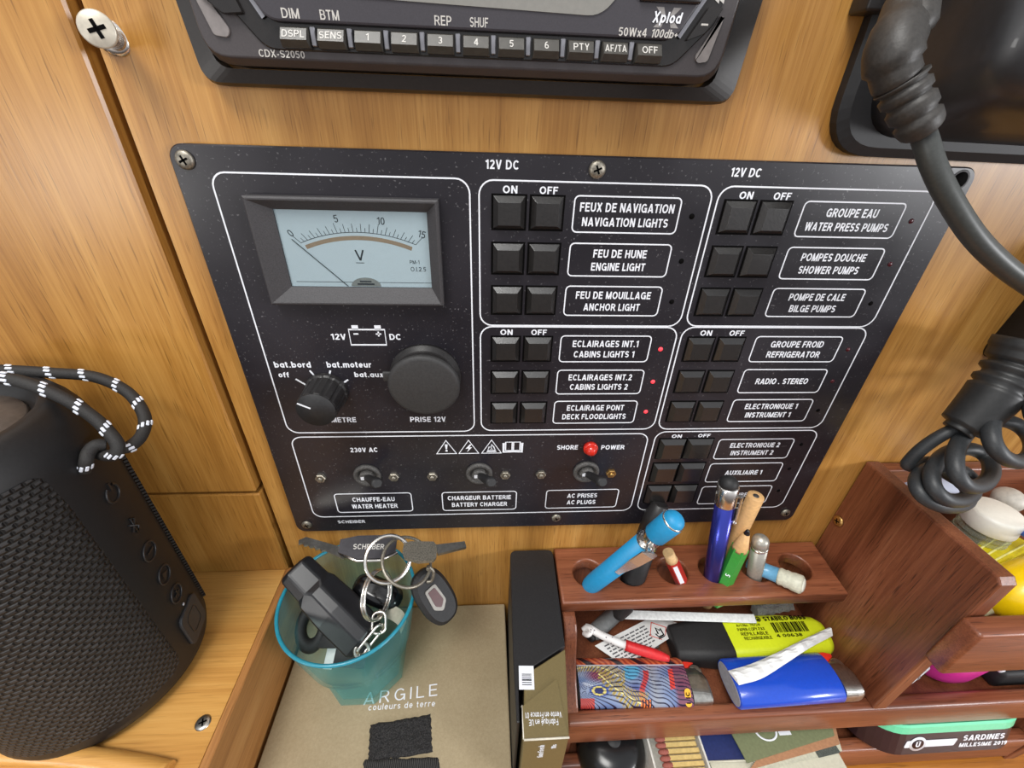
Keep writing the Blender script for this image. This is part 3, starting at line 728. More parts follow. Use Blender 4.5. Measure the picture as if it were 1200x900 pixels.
# the row of keys, silver bars between them
for i, s_ in enumerate(['DSPL', 'SENS', '1', '2', '3', '4', '5', '6', 'PTY', 'AF/TA', 'OFF']):
    x = 52.2 + i * 9.87; z = 27.3
    mb = MB(); w = 3.75
    mb.loft([[(x - w, -13.8, 25.0), (x + w, -13.8, 25.0), (x + w, -13.8, 29.8), (x - w, -13.8, 29.8)],
             [(x - w, -16.2, 25.1), (x + w, -16.2, 25.1), (x + w, -15.2, 29.7), (x - w, -15.2, 29.7)],
             [(x - w + .3, -17.8, 26.7), (x + w - .3, -17.8, 26.7), (x + w - .3, -16.0, 29.4), (x - w + .3, -16.0, 29.4)]])
    kb = mb.build('radio_key', key_top, rad)
    nrm = Vector((0, -2.7, 1.8)).normalized()
    mb = MB(); Mk = frame((x, -16.95, 28.05), (0, -2.7, -1.8), (1, 0, 0)); Mk = frame(Vector((x, -16.93, 28.05)), Vector((0, -2.7, -1.8)).normalized() * -1 if False else Vector((0, -0.832, -0.0)) + Vector((0, 0, 0.555)), (1, 0, 0))
    mb.text(s_, Mk, height=2.0, width=min(6.2, 1.5 * len(s_)) if len(s_) > 1 else None, bold=0.01, th=0.05); mb.build('lettering', pale_ink, kb)
    if i < 10:
        mb = MB(); mb.box(x + w + 0.35, x + w + 1.75, -15.6, -13.8, 25.6, 29.9, bev=0.2, seg=1); mb.build('key_divider', silver_p, rad)
def rword(s_, x, z, w, h, y=-16.1, m=pale_ink, bold=0.015, shear=0.0):
    mb = MB(); mb.text(s_, WALL(x, z, y), width=w, height=h, bold=bold, shear=shear, th=0.08); return mb.build('lettering', m, rad)
for s_, x, w in (('DIM', 52.2, 4.6), ('BTM', 62.4, 5.0), ('REP', 92.6, 4.6), ('SHUF', 102.4, 5.0)): rword(s_, x, 32.4, w, 2.1)
rword('50Wx4', 145.4, 31.9, 8.0, 1.9); rword('100db+', 154.6, 31.9, 7.6, 1.9, shear=0.2)
rword('CDX-S2050', 47.0, 23.8, 12.5, 1.7, y=-13.7)
mb = MB()
Mx = WALL(154.6, 35.4, -16.1)
for sx, sz in ((-1, 1), (1, 1), (-1, -1), (1, -1)):
    mb.faces([(sx * 0.6, sz * 0.4, .05), (sx * 1.6, sz * 0.4, .05), (sx * 3.6, sz * 2.2, .05), (sx * 1.4, sz * 2.2, .05)], [(0, 1, 2, 3)], M=Mx)
mb.build('cross_emblem', plain('emblem_grey', srgb(140, 136, 134), rough=0.5), rad)
rword('Xplod', 154.6, 35.4, 8.0, 2.4, y=-16.25, m=ink, bold=0.03, shear=0.15)
# minus keys on the wings and the pale corner pads
for P, tx, tz in (([(28.8, 36.2), (34.2, 31.6), (39.6, 32.0), (35.2, 44), (29, 44)], 33.8, 35.4), ([(161.4, 30.6), (166.4, 32.4), (170.4, 38.2), (166.4, 38.4)], 165.8, 34.4)):
    mb = MB(); mb.prism(lift(rpoly(P, 0.8), -14.2), (0, -1.3, 0), bev=0.3, seg=2); w_ = mb.build('seek_key', radio_gloss, rad)
    mb = MB(); mb.box(tx - 1, tx + 1, -15.6, -15.4, tz - 0.22, tz + 0.22); mb.build('minus_mark', pale_ink, w_)
for P in ([(26.6, 38), (30.2, 36), (34.6, 28.6), (33.6, 26.8), (30.0, 27.2)], [(166.4, 25.8), (169.4, 26.2), (171.6, 36.4), (170.8, 36.6), (165.4, 27.2)]):
    mb = MB(); mb.prism(lift(rpoly(P, 0.9), -13.5), (0, -0.7, 0), bev=0.3, seg=2); mb.build('release_pad', plain('pad_grey', srgb(126, 120, 118), rough=0.3), rad)
mb = MB()
for z, r in ((43.4, 0), (40.0, 0)):
    for k in (0, 1): mb.faces([(167.6 + k * 1.4, -14.5, z), (169.0 + k * 1.4, -14.5, z + .8), (169.0 + k * 1.4, -14.5, z - .8)], [(0, 1, 2)])
mb.build('track_mark', pale_ink, rad)

# ================================================================== MAHOGANY RACK
rack = thing('desk_rack', 'reddish mahogany desk rack with pen holes and trays fixed below the panel', 'desk rack', (230, -37, FLOOR))
XR = 440
def holed_board(outline, holes, z0, z1, bev=1.2):
    """flat board with round through-holes, edges eased"""
    cu = bpy.data.curves.new('c', 'CURVE'); cu.dimensions = '2D'; cu.fill_mode = 'BOTH'
    cu.extrude = (z1 - z0) / 2 - bev; cu.bevel_depth = bev; cu.bevel_resolution = 2; cu.offset = -bev
    def add(P):
        sp = cu.splines.new('POLY'); sp.points.add(len(P) - 1); sp.use_cyclic_u = True
        for q, p in zip(sp.points, P): q.co = (p[0], p[1], 0, 1)
    add(outline)
    for x, y, r in holes: add([(x + r * math.cos(2 * PI * k / 32), y + r * math.sin(2 * PI * k / 32)) for k in range(32)])
    ob = bpy.data.objects.new('c', cu); COL.objects.link(ob)
    me = bpy.data.meshes.new_from_object(ob.evaluated_get(bpy.context.evaluated_depsgraph_get()))
    bpy.data.objects.remove(ob); bpy.data.curves.remove(cu)
    b = bmesh.new(); b.from_mesh(me); bpy.data.meshes.remove(me)
    bmesh.ops.remove_doubles(b, verts=list(b.verts), dist=1e-4)
    mb = MB(); mb._merge(b, Matrix.Translation((0, 0, (z0 + z1) / 2))); return mb
HOLE = [162.5 + 24.9 * i for i in range(6)]; HY = -18.0
PS = -210.6      # top of the pen shelf
mb = holed_board([(145, -35.8), (307, -35.8), (309.5, -0.6), (145, -0.6)], [(x, HY, 8.6) for x in HOLE], PS - 8.6, PS)
mb.build('pen_shelf', mah_x, rack)
prof = [(-0.6, FLOOR), (-69, FLOOR), (-69, -257), (-67, -254.6)] + [tuple(p_)[1:] for p_ in spline([(0, -63, -251.5), (0, -57, -246.5), (0, -51, -237), (0, -46, -225), (0, -42, -220.2)], 5)] + [(-38, -219.3), (-0.6, -219.3)]
mb = MB(); mb.prism([(145.6, y, z) for y, z in prof], (7.0, 0, 0), bev=1.0); mb.build('side_panel', mah_d, rack)
mb = MB(); mb.box(145.6, XR, -74.4, -67, -279, -256.3, bev=2.0, seg=3); mb.build('front_rail', mah_x, rack)
mb = MB(); mb.box(152.8, XR, -66.9, -7, -269, -264); mb.build('tray_floor', mah_d, rack)
mb = MB(); mb.box(152.8, XR, -6.8, -0.6, FLOOR, -219.6); mb.build('back_board', mah_d, rack)
mb = MB(); P = [(-73.8, -263.8), (-73.8, -146.5), (-72, -144.2), (-0.6, -144.2), (-0.6, -219), (-7, -219), (-7, -263.8), (-66.8, -263.8), (-66.8, -256), (-73.8, -256)]
P = [(-0.6, -219.4), (-0.6, -144.6), (-71.5, -143.4), (-73.8, -145.8), (-73.8, -256.2), (-66.9, -256.2), (-66.9, -263.9), (-7, -263.9), (-7, -219.4)]
mb.prism([(313, y, z) for y, z in P], (8.0, 0, 0), bev=0.8); mb.build('divider', mah_d, rack)
mb = MB(); mb.prism([(XR, y, z) for y, z in [(-0.6, FLOOR), (-76.5, FLOOR), (-83, -206), (-83, -166), (-73.8, -145.8), (-71.5, -143.4), (-0.6, -144.6)]], (8.0, 0, 0), bev=0.8); mb.build('side_panel', mah_d, rack)
mb = MB(); mb.box(321.2, XR, -7, -0.6, -219, -145.2, bev=1.0); mb.build('back_rail', mah_x, rack)
mb = MB(); mb.box(308.5, XR, -83, -74.1, -198.5, -166.2, bev=1.8, seg=3); mb.build('upper_rail', mah_x, rack)
mb = MB(); mb.box(321.2, XR, -74, -7.1, -204, -201); mb.build('upper_floor', mah_d, rack)
mb = MB(); mb.box(145.6, XR, -76.5, -69.2, -331, -306.5, bev=1.6, seg=3); mb.build('lower_rail', mah_x, rack)
mb = MB(); mb.box(152.8, XR, -69, -7, -321, -316); mb.build('lower_floor', mah_d, rack)
mb = MB(); M = frame((312.9, -5.2, -187), (-1, 0, 0), (0, 1, 0)); screw_head(mb, M, 3.3, 1.4); mb.build('screw', [brass, blk_hole], rack)

# ================================================================== PENS IN THE SHELF
def cap_dome(r, h0, hd, n=5):
    return [(r * math.cos(PI / 2 * k / n), h0 + hd * math.sin(PI / 2 * k / n)) for k in range(n + 1)]
def hole_pt(i, dx=0, dy=0, z=PS): return Vector((HOLE[i] + dx, HY + dy, z))
teal_rubber = plain('pen_soft_blue', srgb(30, 140, 190), rough=0.5, noise=0.05)
# turquoise ballpoint
a = OZ(694, 684, PS + 2); top = OD(797, 604, 192); ax = (top - a).normalized()
a0 = a - ax * 6; L = (top - a0).length
M = frame(a0, ax, (0, -1, 0.3))
t = thing('ballpoint_pen', 'turquoise blue ballpoint pen with chrome clip leaning out of the leftmost hole', 'pen', a0)
mb = MB(); k = L - 26; mb.lathe([(3.6, 0.6), (4.6, 3.5), (5.0, 8), (5.3, k)], M=M); mb.build('barrel', teal_rubber, t)
mb = MB(); mb.lathe([(1.0, -3.2), (2.6, -1.2), (3.7, 0.4), (3.7, 0.7)], M=M); mb.build('tip', chrome, t)
mb = MB(); mb.lathe([(5.4, k), (5.8, k + 0.8), (4.9, k + 1.6), (4.7, k + 6.6), (5.2, k + 7.2)], M=M); mb.build('centre_band', chrome, t)
mb = MB(); mb.lathe([(4.9, k + 7), (5.5, k + 8), (5.6, k + 20), (5.2, k + 21)], M=M); mb.build('cap', teal_rubber, t)
mb = MB(); mb.lathe([(5.35, k + 20.4), (5.5, k + 21), (5.3, k + 21.6)], M=M); mb.build('end_ring', chrome, t)
mb = MB(); mb.lathe([(5.0, k + 21.4)] + cap_dome(5.0, k + 21.6, 3.6), M=M); mb.build('push_button', teal_rubber, t)
cd_ = (M.to_3x3() @ Vector((0, 0, 1)))
side = (OD(790, 648, 178) - (a0 + ax * (k + 2))); side = (side - ax * side.dot(ax)).normalized()
mb = MB(); Mc = frame(a0, ax, side)
def plate(x0, x1, w0, w1, z0, z1, th, M, mbx):
    mbx.loft([[(x0, -w0, z0), (x0 + th, -w0, z0), (x0 + th, w0, z0), (x0, w0, z0)], [(x1, -w1, z1), (x1 + th, -w1, z1), (x1 + th, w1, z1), (x1, w1, z1)]], M=M)
plate(5.6, 8.0, 1.2, 2.6, k - 24, k - 8, 0.8, Mc, mb); plate(8.0, 9.2, 2.6, 2.9, k - 8, k + 3, 0.8, Mc, mb); plate(9.2, 11.6, 2.9, 1.4, k + 3, k + 9, 0.8, Mc, mb)
mb.box(4.4, 9.4, -1.5, 1.5, k + 2.2, k + 5.0, bev=0.4, M=Mc); mb.build('clip', chrome, t)
# black felt pen behind it
a = hole_pt(1, 1.5, -2); top = OY(774, 590, -7); ax = (top - a).normalized(); a0 = a - ax * 30; L = (top - a0).length
M = frame(a0, ax)
t = thing('felt_pen', 'black tapered felt pen standing behind the turquoise ballpoint', 'pen', a0)
mb = MB(); mb.lathe([(3.2, 0), (6.2, 8), (6.6, 32), (6.2, L - 22)], M=M); mb.build('barrel', blk_matt, t)
mb = MB(); mb.lathe([(6.5, L - 22), (6.2, L - 8), (4.6, L - 1), (3.8, L)], M=M); mb.build('cap', blk_plastic, t)
# red pencil stub
a = OZ(797, 678, PS); top = OD(783, 647, DEP(a) - 10); ax = (top - a).normalized(); a0 = a - ax * 16; L = (top - a0).length
M = frame(a0, ax, (1, 0, 0))
t = thing('red_pencil', 'short red hexagonal pencil stub with bare wood tip under the turquoise pen', 'pencil', a0)
mb = MB(); mb.lathe([(3.6, 0), (3.6, L - 7)], M=M, n=6, smooth=False); mb.build('barrel', plain('pencil_red', srgb(180, 44, 36), rough=0.35, noise=0.1), t)
mb = MB(); mb.lathe([(3.5, L - 7), (3.0, L - 5), (3.0, L)], M=M, n=12); mb.build('wooden_tip', plain('pencil_wood', srgb(218, 180, 128), rough=0.6), t)
mb = MB(); mb.box(-1.2, 1.2, -3.25, -3.0, L - 24, L - 9, M=M); mb.build('stripe', ink, t)
# violet metallic stylus pen
a = hole_pt(3, -3.0, -4.0); top = OD(855, 561, DEP(a) - 40); ax = (top - a).normalized(); a0 = a - ax * 22; L = (top - a0).length
M = frame(a0, ax)
irid, nt, b = newmat('violet_metal')
lw = nd(nt, 'ShaderNodeLayerWeight', Blend=0.4)
nt.links.new(ramp(nt, lw.outputs['Facing'], [(0.0, srgb(60, 70, 170)), (0.5, srgb(64, 50, 120)), (1.0, srgb(60, 34, 56))]), b.inputs['Base Color'])
b.inputs['Metallic'].default_value = 0.75; b.inputs['Roughness'].default_value = 0.22
t = thing('stylus_pen', 'shiny violet blue metal pen with chrome top and black rubber tip', 'pen', a0)
mb = MB(); mb.lathe([(1.2, 0), (3.2, 6), (4.6, 16), (4.8, L - 17)], M=M); mb.build('barrel', irid, t)
mb = MB(); mb.lathe([(4.9, L - 17), (5.0, L - 16.5), (5.0, L - 4.5), (4.4, L - 4)], M=M); mb.build('cap', chrome, t)
mb = MB(); mb.lathe([(4.2, L - 4.2)] + cap_dome(4.4, L - 3.4, 4.2), M=M); mb.build('rubber_tip', blk_matt, t)
side = OD(864, 600, DEP(a) - 34) - (a + ax * 30); side = (side - ax * side.dot(ax)).normalized(); Mc = frame(a0, ax, side)
mb = MB(); plate(4.4, 6.6, 1.2, 1.2, L - 9, L - 8, 0.8, Mc, mb); plate(6.6, 6.0, 1.2, 1.2, L - 9, L - 26, 0.7, Mc, mb); mb.sphere(1.3, M=Mc @ Matrix.Translation((5.7, 0, L - 27))); mb.build('clip', chrome, t)
# natural wood pencil and the green pencil in front of it
wood_p = plain('bare_pencil_wood', srgb(208, 164, 110), rough=0.55, noise=0.12, nscale=60)
a = hole_pt(3, 4.2, -0.5); top = OD(886, 581, DEP(a) - 32); ax = (top - a).normalized(); a0 = a - ax * 34; L = (top - a0).length
M = frame(a0, ax)
t = thing('wooden_pencil', 'plain bare wood pencil, blunt end up, behind the green pencil', 'pencil', a0)
mb = MB(); mb.lathe([(4.0, 0), (4.0, L - 0.3), (3.8, L), (1.4, L)], M=M, n=24); mb.build('barrel', wood_p, t)
mb = MB(); mb.lathe([(1.5, L - 1), (1.5, L + 0.05), (0, L + 0.05)], M=M, n=16); mb.build('lead', plain('graphite', srgb(60, 56, 54), rough=0.4), t)
a = hole_pt(3, 3.4, -7.2); top = OD(877, 621, DEP(a) - 24); ax = (top - a).normalized(); a0 = a - ax * 22; L = (top - a0).length
M = frame(a0, ax, (1, 0.3, 0))
t = thing('green_pencil', 'green hexagonal pencil standing sharpened end up beside the violet pen', 'pencil', a0)
mb = MB()
L1 = L - 15
loops = [[(3.9 * math.cos(PI * k / 12), 3.9 * math.sin(PI * k / 12), 0) for k in range(24)]]
def hexr(k, r): t_ = (k % 4) / 4 * (PI / 3) - PI / 6; return r * math.cos(PI / 6) / math.cos(t_)
mb.loft([[(hexr(k, 4.3) * math.cos(PI * k / 12), hexr(k, 4.3) * math.sin(PI * k / 12), z + (1.4 * abs(math.cos(PI * k / 4)) if z > 1 else 0)) for k in range(24)] for z in (0, L1)], M=M)
mb.build('barrel', plain('pencil_green', srgb(58, 160, 62), rough=0.35, noise=0.08), t)
mb = MB(); mb.lathe([(4.0, L1 - 0.5), (3.9, L1 + 1.0), (1.6, L - 3.0)], M=M, n=24); mb.build('sharpened_wood', wood_p, t)
mb = MB(); mb.lathe([(1.6, L - 3.0), (0.9, L - 0.6), (0.4, L)], M=M, n=16); mb.build('lead', blk_gloss, t)
Mt = frame(a + ax * 7 + (CAM_C - a).normalized() * 4.4, (CAM_C - a), ax); mb = MB(); mb.text('055', Mt @ Matrix.Rotation(PI, 4, 'Z'), height=2.4, bold=0.02); mb.build('number', ink, t)
# silver pen
a = hole_pt(4, -2.2, -3.5); top = OD(892, 630, DEP(a) - 26); ax = (top - a).normalized(); a0 = a - ax * 40; L = (top - a0).length
M = frame(a0, ax)
silver_s = plain('satin_silver', srgb(176, 172, 162), rough=0.38, metal=0.6, noise=0.08)
t = thing('silver_pen', 'stubby satin silver pen with domed end behind the pale blue pen', 'pen', a0)
mb = MB(); mb.lathe([(1.0, 0), (3.0, 8), (4.0, 16), (4.2, L - 10)], M=M); mb.build('barrel', silver_s, t)
mb = MB(); mb.lathe([(4.3, L - 10), (4.4, L - 9.6), (4.3, L - 8)], M=M); mb.build('ring', chrome, t)
mb = MB(); mb.lathe([(4.2, L - 8), (4.2, L - 4.2)] + cap_dome(4.2, L - 4, 4), M=M); mb.build('end_cap', silver_s, t)
# pale blue pen leaning to the right over the shelf
a = OZ(893, 667, PS + 3.6); top = OD(941, 686, DEP(a) - 13); ax = (top - a).normalized(); a0 = a - ax * 8; L = (top - a0).length
M = frame(a0, ax)
t = thing('ribbed_pen', 'pale blue pen with ribbed white end leaning over the rightmost hole', 'pen', a0)
mb = MB(); mb.lathe([(2.6, 0), (3.4, 4), (4.0, 8), (4.2, L - 12)], M=M); mb.build('barrel', plain('pale_blue_barrel', srgb(98, 156, 190), rough=0.3, noise=0.1), t)
mb = MB(); mb.lathe([(4.3, L - 12), (4.8, L - 11), (4.5, L - 9), (4.9, L - 8), (4.6, L - 6), (5.0, L - 4.6), (5.1, L - 1), (4.4, L)], M=M); mb.build('ribbed_end', plain('aged_white', srgb(206, 204, 184), rough=0.45), t)
mb = MB(); mb.lathe([(3.9, L - 1)] + cap_dome(3.9, L, 1.2), M=M); mb.build('end_cap', plain('cap_white', srgb(226, 226, 212), rough=0.4), t)

# ================================================================== THINGS IN THE PEN TRAY
def oval(w, h, p=2.3, n=40):
    out = []
    for k in range(n):
        c, s_ = math.cos(2 * PI * k / n), math.sin(2 * PI * k / n)
        out.append((w / 2 * math.copysign(abs(c) ** (2 / p), c), h / 2 * math.copysign(abs(s_) ** (2 / p), s_)))
    return out
def ovl(w, h, x, p=2.3, dy=0, dz=0): return [(x, y + dy, z + dz) for y, z in oval(w, h, p)]
def lighter(t, M, body, end_mat, LB, W=25.0, H=12.6):
    mb = MB(); mb.loft([ovl(W - 1.2, H - 1.2, 0), ovl(W, H, 0.8), ovl(W, H, LB - 0.4), ovl(W - .5, H - .5, LB)], smooth=True, M=M); mb.build('body', body, t)
    mb = MB(); mb.loft([ovl(W - 2.6, H - 2.6, -0.25), ovl(W - 2.6, H - 2.6, 0.3)], M=M); mb.build('end_plate', end_mat, t)
    mb = MB(); mb.loft([ovl(W * 0.74, H * 0.96, LB, 3, dy=-W * 0.11), ovl(W * 0.72, H * 0.95, LB + 6.5, 3.4, dy=-W * 0.12), ovl(W * 0.6, H * 0.93, LB + 9.6, 3.4, dy=-W * 0.17), ovl(W * 0.54, H * 0.86, LB + 10.6, 3, dy=-W * 0.19)], smooth=False, M=M)
    mb.build('hood', steel, t)
    mb = MB(); mb.lathe([(3.4, -2.6), (3.8, -2.2), (3.8, 2.2), (3.4, 2.6)], M=M @ frame((LB + 6.2, 3.6, 1.5), (0, 0, 1)), n=24); mb.build('spark_wheel', steel, t)
    mb = MB(); mb.loft([[(LB - 0.5, 5.0, -3), (LB - 0.5, 11.2, -3), (LB - 0.5, 11.2, 3), (LB - 0.5, 5, 3)], [(LB + 3.5, 6.5, -3), (LB + 3.5, 11.4, -3), (LB + 3.5, 11.4, 3), (LB + 3.5, 6.5, 3)], [(LB + 7.6, 9, -2.6), (LB + 7.6, 10.6, -2.6), (LB + 7.6, 10.6, 2.6), (LB + 7.6, 9, 2.6)]], M=M)
    mb.build('gas_button', plain('button_red', srgb(220, 50, 34), rough=0.35), t, bevel=0.5)
# printed feather wrap: the print is a colour laid over the body's surface, worked out point by point
pea, nt, b = newmat('feather_wrap')
ca = nt.nodes.new('ShaderNodeVertexColor'); ca.layer_name = 'print'
nt.links.new(ca.outputs['Color'], b.inputs['Base Color']); b.inputs['Roughness'].default_value = 0.18; b.inputs['Coat Weight'].default_value = 0.5
def vmix(a_, c_, t_): t_ = max(0, min(1, t_)); return [x * (1 - t_) + y * t_ for x, y in zip(a_, c_)]
def feather_print(u, v):
    C_ = lambda *k: list(srgb(*k)[:3])
    w_ = math.sin(u * 0.31 + 1.3 * math.sin(v * 0.5)) + 0.6 * math.sin(v * 0.9 - u * 0.17)
    if v > 6.6:
        s_ = math.sin(u * 0.42 + v * 0.55 + 0.6 * math.sin(u * 0.21)); s2 = math.sin(u * 1.9 + v * 1.4 + w_)
        c = vmix(C_(150, 58, 46), C_(206, 108, 66), 0.5 + 0.5 * s2)
        return vmix(c, C_(44, 30, 36), (s_ - 0.35) * 3)
    if v > 6.0: return C_(196, 198, 206)
    c = vmix(C_(96, 116, 160), C_(140, 152, 178), 0.5 + 0.4 * w_)
    c = vmix(c, C_(146, 150, 160), 1 - abs(u - 42) / 5)
    c = vmix(c, C_(128, 62, 84), 1.6 - math.hypot((u - 12) / 8.5, (v - 1.0) / 4.0) * 1.5)               # plum patch
    c = vmix(c, C_(52, 64, 140), 1.4 - math.hypot((u - 31) / 5, (v + 8) / 5) * 1.2)
    c = vmix(c, C_(88, 160, 196), (1.3 - math.hypot((u - 29.5 - v * 0.4) / 4.2, (v - 2.6) / 3.6)) * 3)   # pale blue neck
    d = abs(u - (36.5 + 2.4 * math.sin((v + 3) * 0.28))) - 1.9
    c = vmix(c, C_(190, 62, 60), -d * 1.4 if -10.5 < v < 3.4 else 0)                                      # red stem
    # two straw coloured plumes with barbs
    for (x0, y0, x1, y1, bow, wd) in ((0, 4.4, 25, -1.0, 3.4, 4.0), (13, 1.0, 34, -11.8, -1.6, 4.2)):
        t_ = ((u - x0) * (x1 - x0) + (v - y0) * (y1 - y0)) / ((x1 - x0) ** 2 + (y1 - y0) ** 2)
        if -0.05 < t_ < 1.05:
            px_, py_ = x0 + (x1 - x0) * t_, y0 + (y1 - y0) * t_ + bow * math.sin(PI * max(0, min(1, t_)))
            dd = (v - py_); 
            k = wd * (0.55 + 0.6 * t_) - abs(dd)
            barb = math.sin(u * 3.4 + abs(dd) * 3.0)
            c = vmix(c, vmix(C_(218, 196, 108), C_(150, 128, 70), 0.5 + 0.5 * barb), k * 1.3 if barb > -0.45 else 0)
            if abs(dd) < 0.22: c = C_(236, 222, 150)
    e = math.hypot((u - 11.0) / 5.2, (v + 6.4) / 2.6)                                                     # eye of the feather
    if e < 1.0: c = C_(60, 80, 150)
    if 0.5 < e < 0.78: c = C_(214, 198, 110)
    if e < 0.5: c = C_(30, 36, 96)
    if u < 8 and v < -9.4: c = C_(190, 70, 60)
    c = vmix(c, C_(120, 72, 92), (u - 52) * 0.5 if u < 57.5 else 1.0)
    if abs(u - 52.5 - v * 0.15) < 1.4 and v > -6 and v < 4: c = C_(214, 70, 58)
    if 33 < u < 39 and v < -10.2: c = C_(226, 120, 60) if (int(u * 1.3) % 2) else C_(24, 20, 26)
    fan = math.sin(math.atan2(v + 6.4, u + 2) * 70 + u * 0.12) if u < 24 else math.sin(v * 3.4 + u * 1.2 + 2.4 * math.sin(u * 0.5))
    return vmix(c, C_(26, 24, 52), (fan - 0.45) * 2.6)
base = Vector((154.0, -54.0, -257.4))
t = thing('patterned_lighter', 'pocket lighter wrapped in a colourful peacock feather print lying in the tray', 'lighter', base)
M = Matrix.Translation(base) @ Matrix.Rotation(math.radians(-2.0), 4, 'Z')
lighter(t, M, blk_plastic, blk_plastic, 62)
wr_ = [c for c in t.children if c.name.startswith('body')][0]
mb = MB(); NX = 240; sec = oval(25.06, 12.66, 2.3, 220)
mb.loft([[(0.5 + 61.2 * i / NX, y, z) for y, z in sec] for i in range(NX + 1)], smooth=True, caps=False)
col_of = [feather_print(p.co.x, p.co.y) for p in mb.bm.verts]
mb.bm.transform(M); wrap_ = mb.build('printed_wrap', pea, t)
at_ = wrap_.data.color_attributes.new('print', 'FLOAT_COLOR', 'POINT')
for d_, c_ in zip(at_.data, col_of): d_.color = (*c_, 1)
Ml = M @ Matrix.Translation((59.0, -9.4, 4.3)) @ Matrix.Rotation(math.radians(38), 4, 'X') @ Matrix.Rotation(PI / 2, 4, 'Z')
mb = MB(); mb.prism([(x, y, 0) for x, y in rrect(8.5, 3.4, 1.6, 5)], (0, 0, 0.25), M=Ml); lg = mb.build('logo_badge', plain('badge_yellow', srgb(226, 170, 40), rough=0.4), t)
mb = MB(); mb.text('BIC', Ml @ Matrix.Translation((0, 0, 0.25)), height=2.2, width=5.5, bold=0.04); mb.build('lettering', blk_hole, lg)
# blue lighter propped on the rail
base = Vector((236.5, -61.2, -249.2))
t = thing('blue_lighter', 'plain royal blue pocket lighter resting on the rack\'s front rail', 'lighter', base)
M = Matrix.Translation(base) @ Matrix.Rotation(math.radians(1.0), 4, 'Z') @ Matrix.Rotation(math.radians(-3), 4, 'X')
lighter(t, M, plain('lighter_blue', srgb(28, 74, 190), rough=0.22, noise=0.04, coat=0.3), plain('end_grey', srgb(150, 150, 156), rough=0.5), 58.5, W=24.6, H=13.2)
# highlighter
base = Vector((214.5, -36.8, -255.4))
t = thing('highlighter', 'flat yellow highlighter with black cap behind the two lighters', 'highlighter', base)
M = Matrix.Translation(base) @ Matrix.Rotation(math.radians(0.5), 4, 'Z')
hy = plain('highlighter_yellow', srgb(214, 226, 38), rough=0.32, noise=0.03)
def rx(w, h, r, x, dy=0): return [(x, y + dy, z) for y, z in rrect(w, h, r, 4)]
mb = MB(); mb.loft([rx(23, 13, 3.5, 30), rx(25.5, 16.4, 5, 33), rx(25, 16, 5, 70), rx(22, 15, 6, 92), rx(18, 13, 6, 96), rx(10, 8, 3.9, 97.8)], smooth=True, M=M); mb.build('body', hy, t)
mb = MB(); mb.loft([rx(17, 10, 4, 0), rx(20, 12.4, 4, 1.2), rx(25.2, 16.6, 4.5, 24), rx(26.2, 17, 5, 32), rx(26.0, 16.8, 5, 33)], smooth=True, M=M); mb.build('cap', blk_matt, t)
TP = M @ Matrix.Translation((0, 0, 8.4))
def hl(s_, x, y, w, h, bold=0.03):
    mb = MB(); mb.text(s_, TP @ Matrix.Translation((x, y, 0)), width=w, height=h, bold=bold); mb.build('lettering', blk_hole, t)
hl('STABILO BOSS', 73, 8.0, 27, 2.6, 0.05)
hl('Art.No. 70/24', 48, 4.8, 15, 1.5, 0.0); hl('PAPER-COPY-FAX', 48.6, 2.3, 17, 1.8, 0.01); hl('REFILLABLE', 49.4, -0.3, 17, 1.8, 0.01); hl('RECHARGEABLE', 50.2, -2.9, 17, 1.8, 0.01)
hl('4 00638', 70, -2.2, 16, 1.8, 0.02)
mb = MB(); x = 62.5
while x < 84:
    w_ = random.choice((0.35, 0.35, 0.7, 1.0)); mb.box(x, x + w_, -0.4, 5.6, 0, 0.06, M=TP); x += w_ + random.choice((0.4, 0.4, 0.8))
bc = mb.build('barcode', blk_hole, t)
mb = MB(); mb.torus(1.3, 0.25, M=TP @ Matrix.Translation((56.2, 8.0, 0.05)), k=6); mb.lathe([(0.7, 0), (0.7, 0.1), (0, 0.1)], M=TP @ Matrix.Translation((56.2, 7.8, 0)), n=12); mb.build('swan_emblem', blk_hole, t)
# twisted white paper wrap
paper = plain('white_paper', srgb(222, 222, 220), rough=0.65, noise=0.05, nscale=40)
A = [OZ(853, 786, -240.6), OZ(880, 778, -239.4), OZ(912, 764, -239.6), OZ(940, 750, -241), OZ(972, 735, -243)]
Bq = [OZ(866, 803, -241.6), OZ(893, 795, -240.2), OZ(922, 777, -240.6), OZ(948, 760, -242), OZ(976, 745, -244)]
t = thing('paper_wrapper', 'crumpled strip of white paper lying across the blue lighter', 'paper wrapper', A[2])
SA, SB = spline(A, 5), spline(Bq, 5)
mb = MB(); loops = []
for i, (p, q) in enumerate(zip(SA, SB)):
    up = Vector((0, 0, 1)); f = 1.3 + 0.7 * math.sin(i * 1.9); g = 1.1 + 0.6 * math.cos(i * 2.7)
    loops.append([p, p.lerp(q, 0.25) + up * f, p.lerp(q, 0.5) + up * (f + g) * 0.6, p.lerp(q, 0.75) + up * g, q, p.lerp(q, 0.5) - up * 0.2])
mb.loft(loops, smooth=False); mb.build('wrap', paper, t)
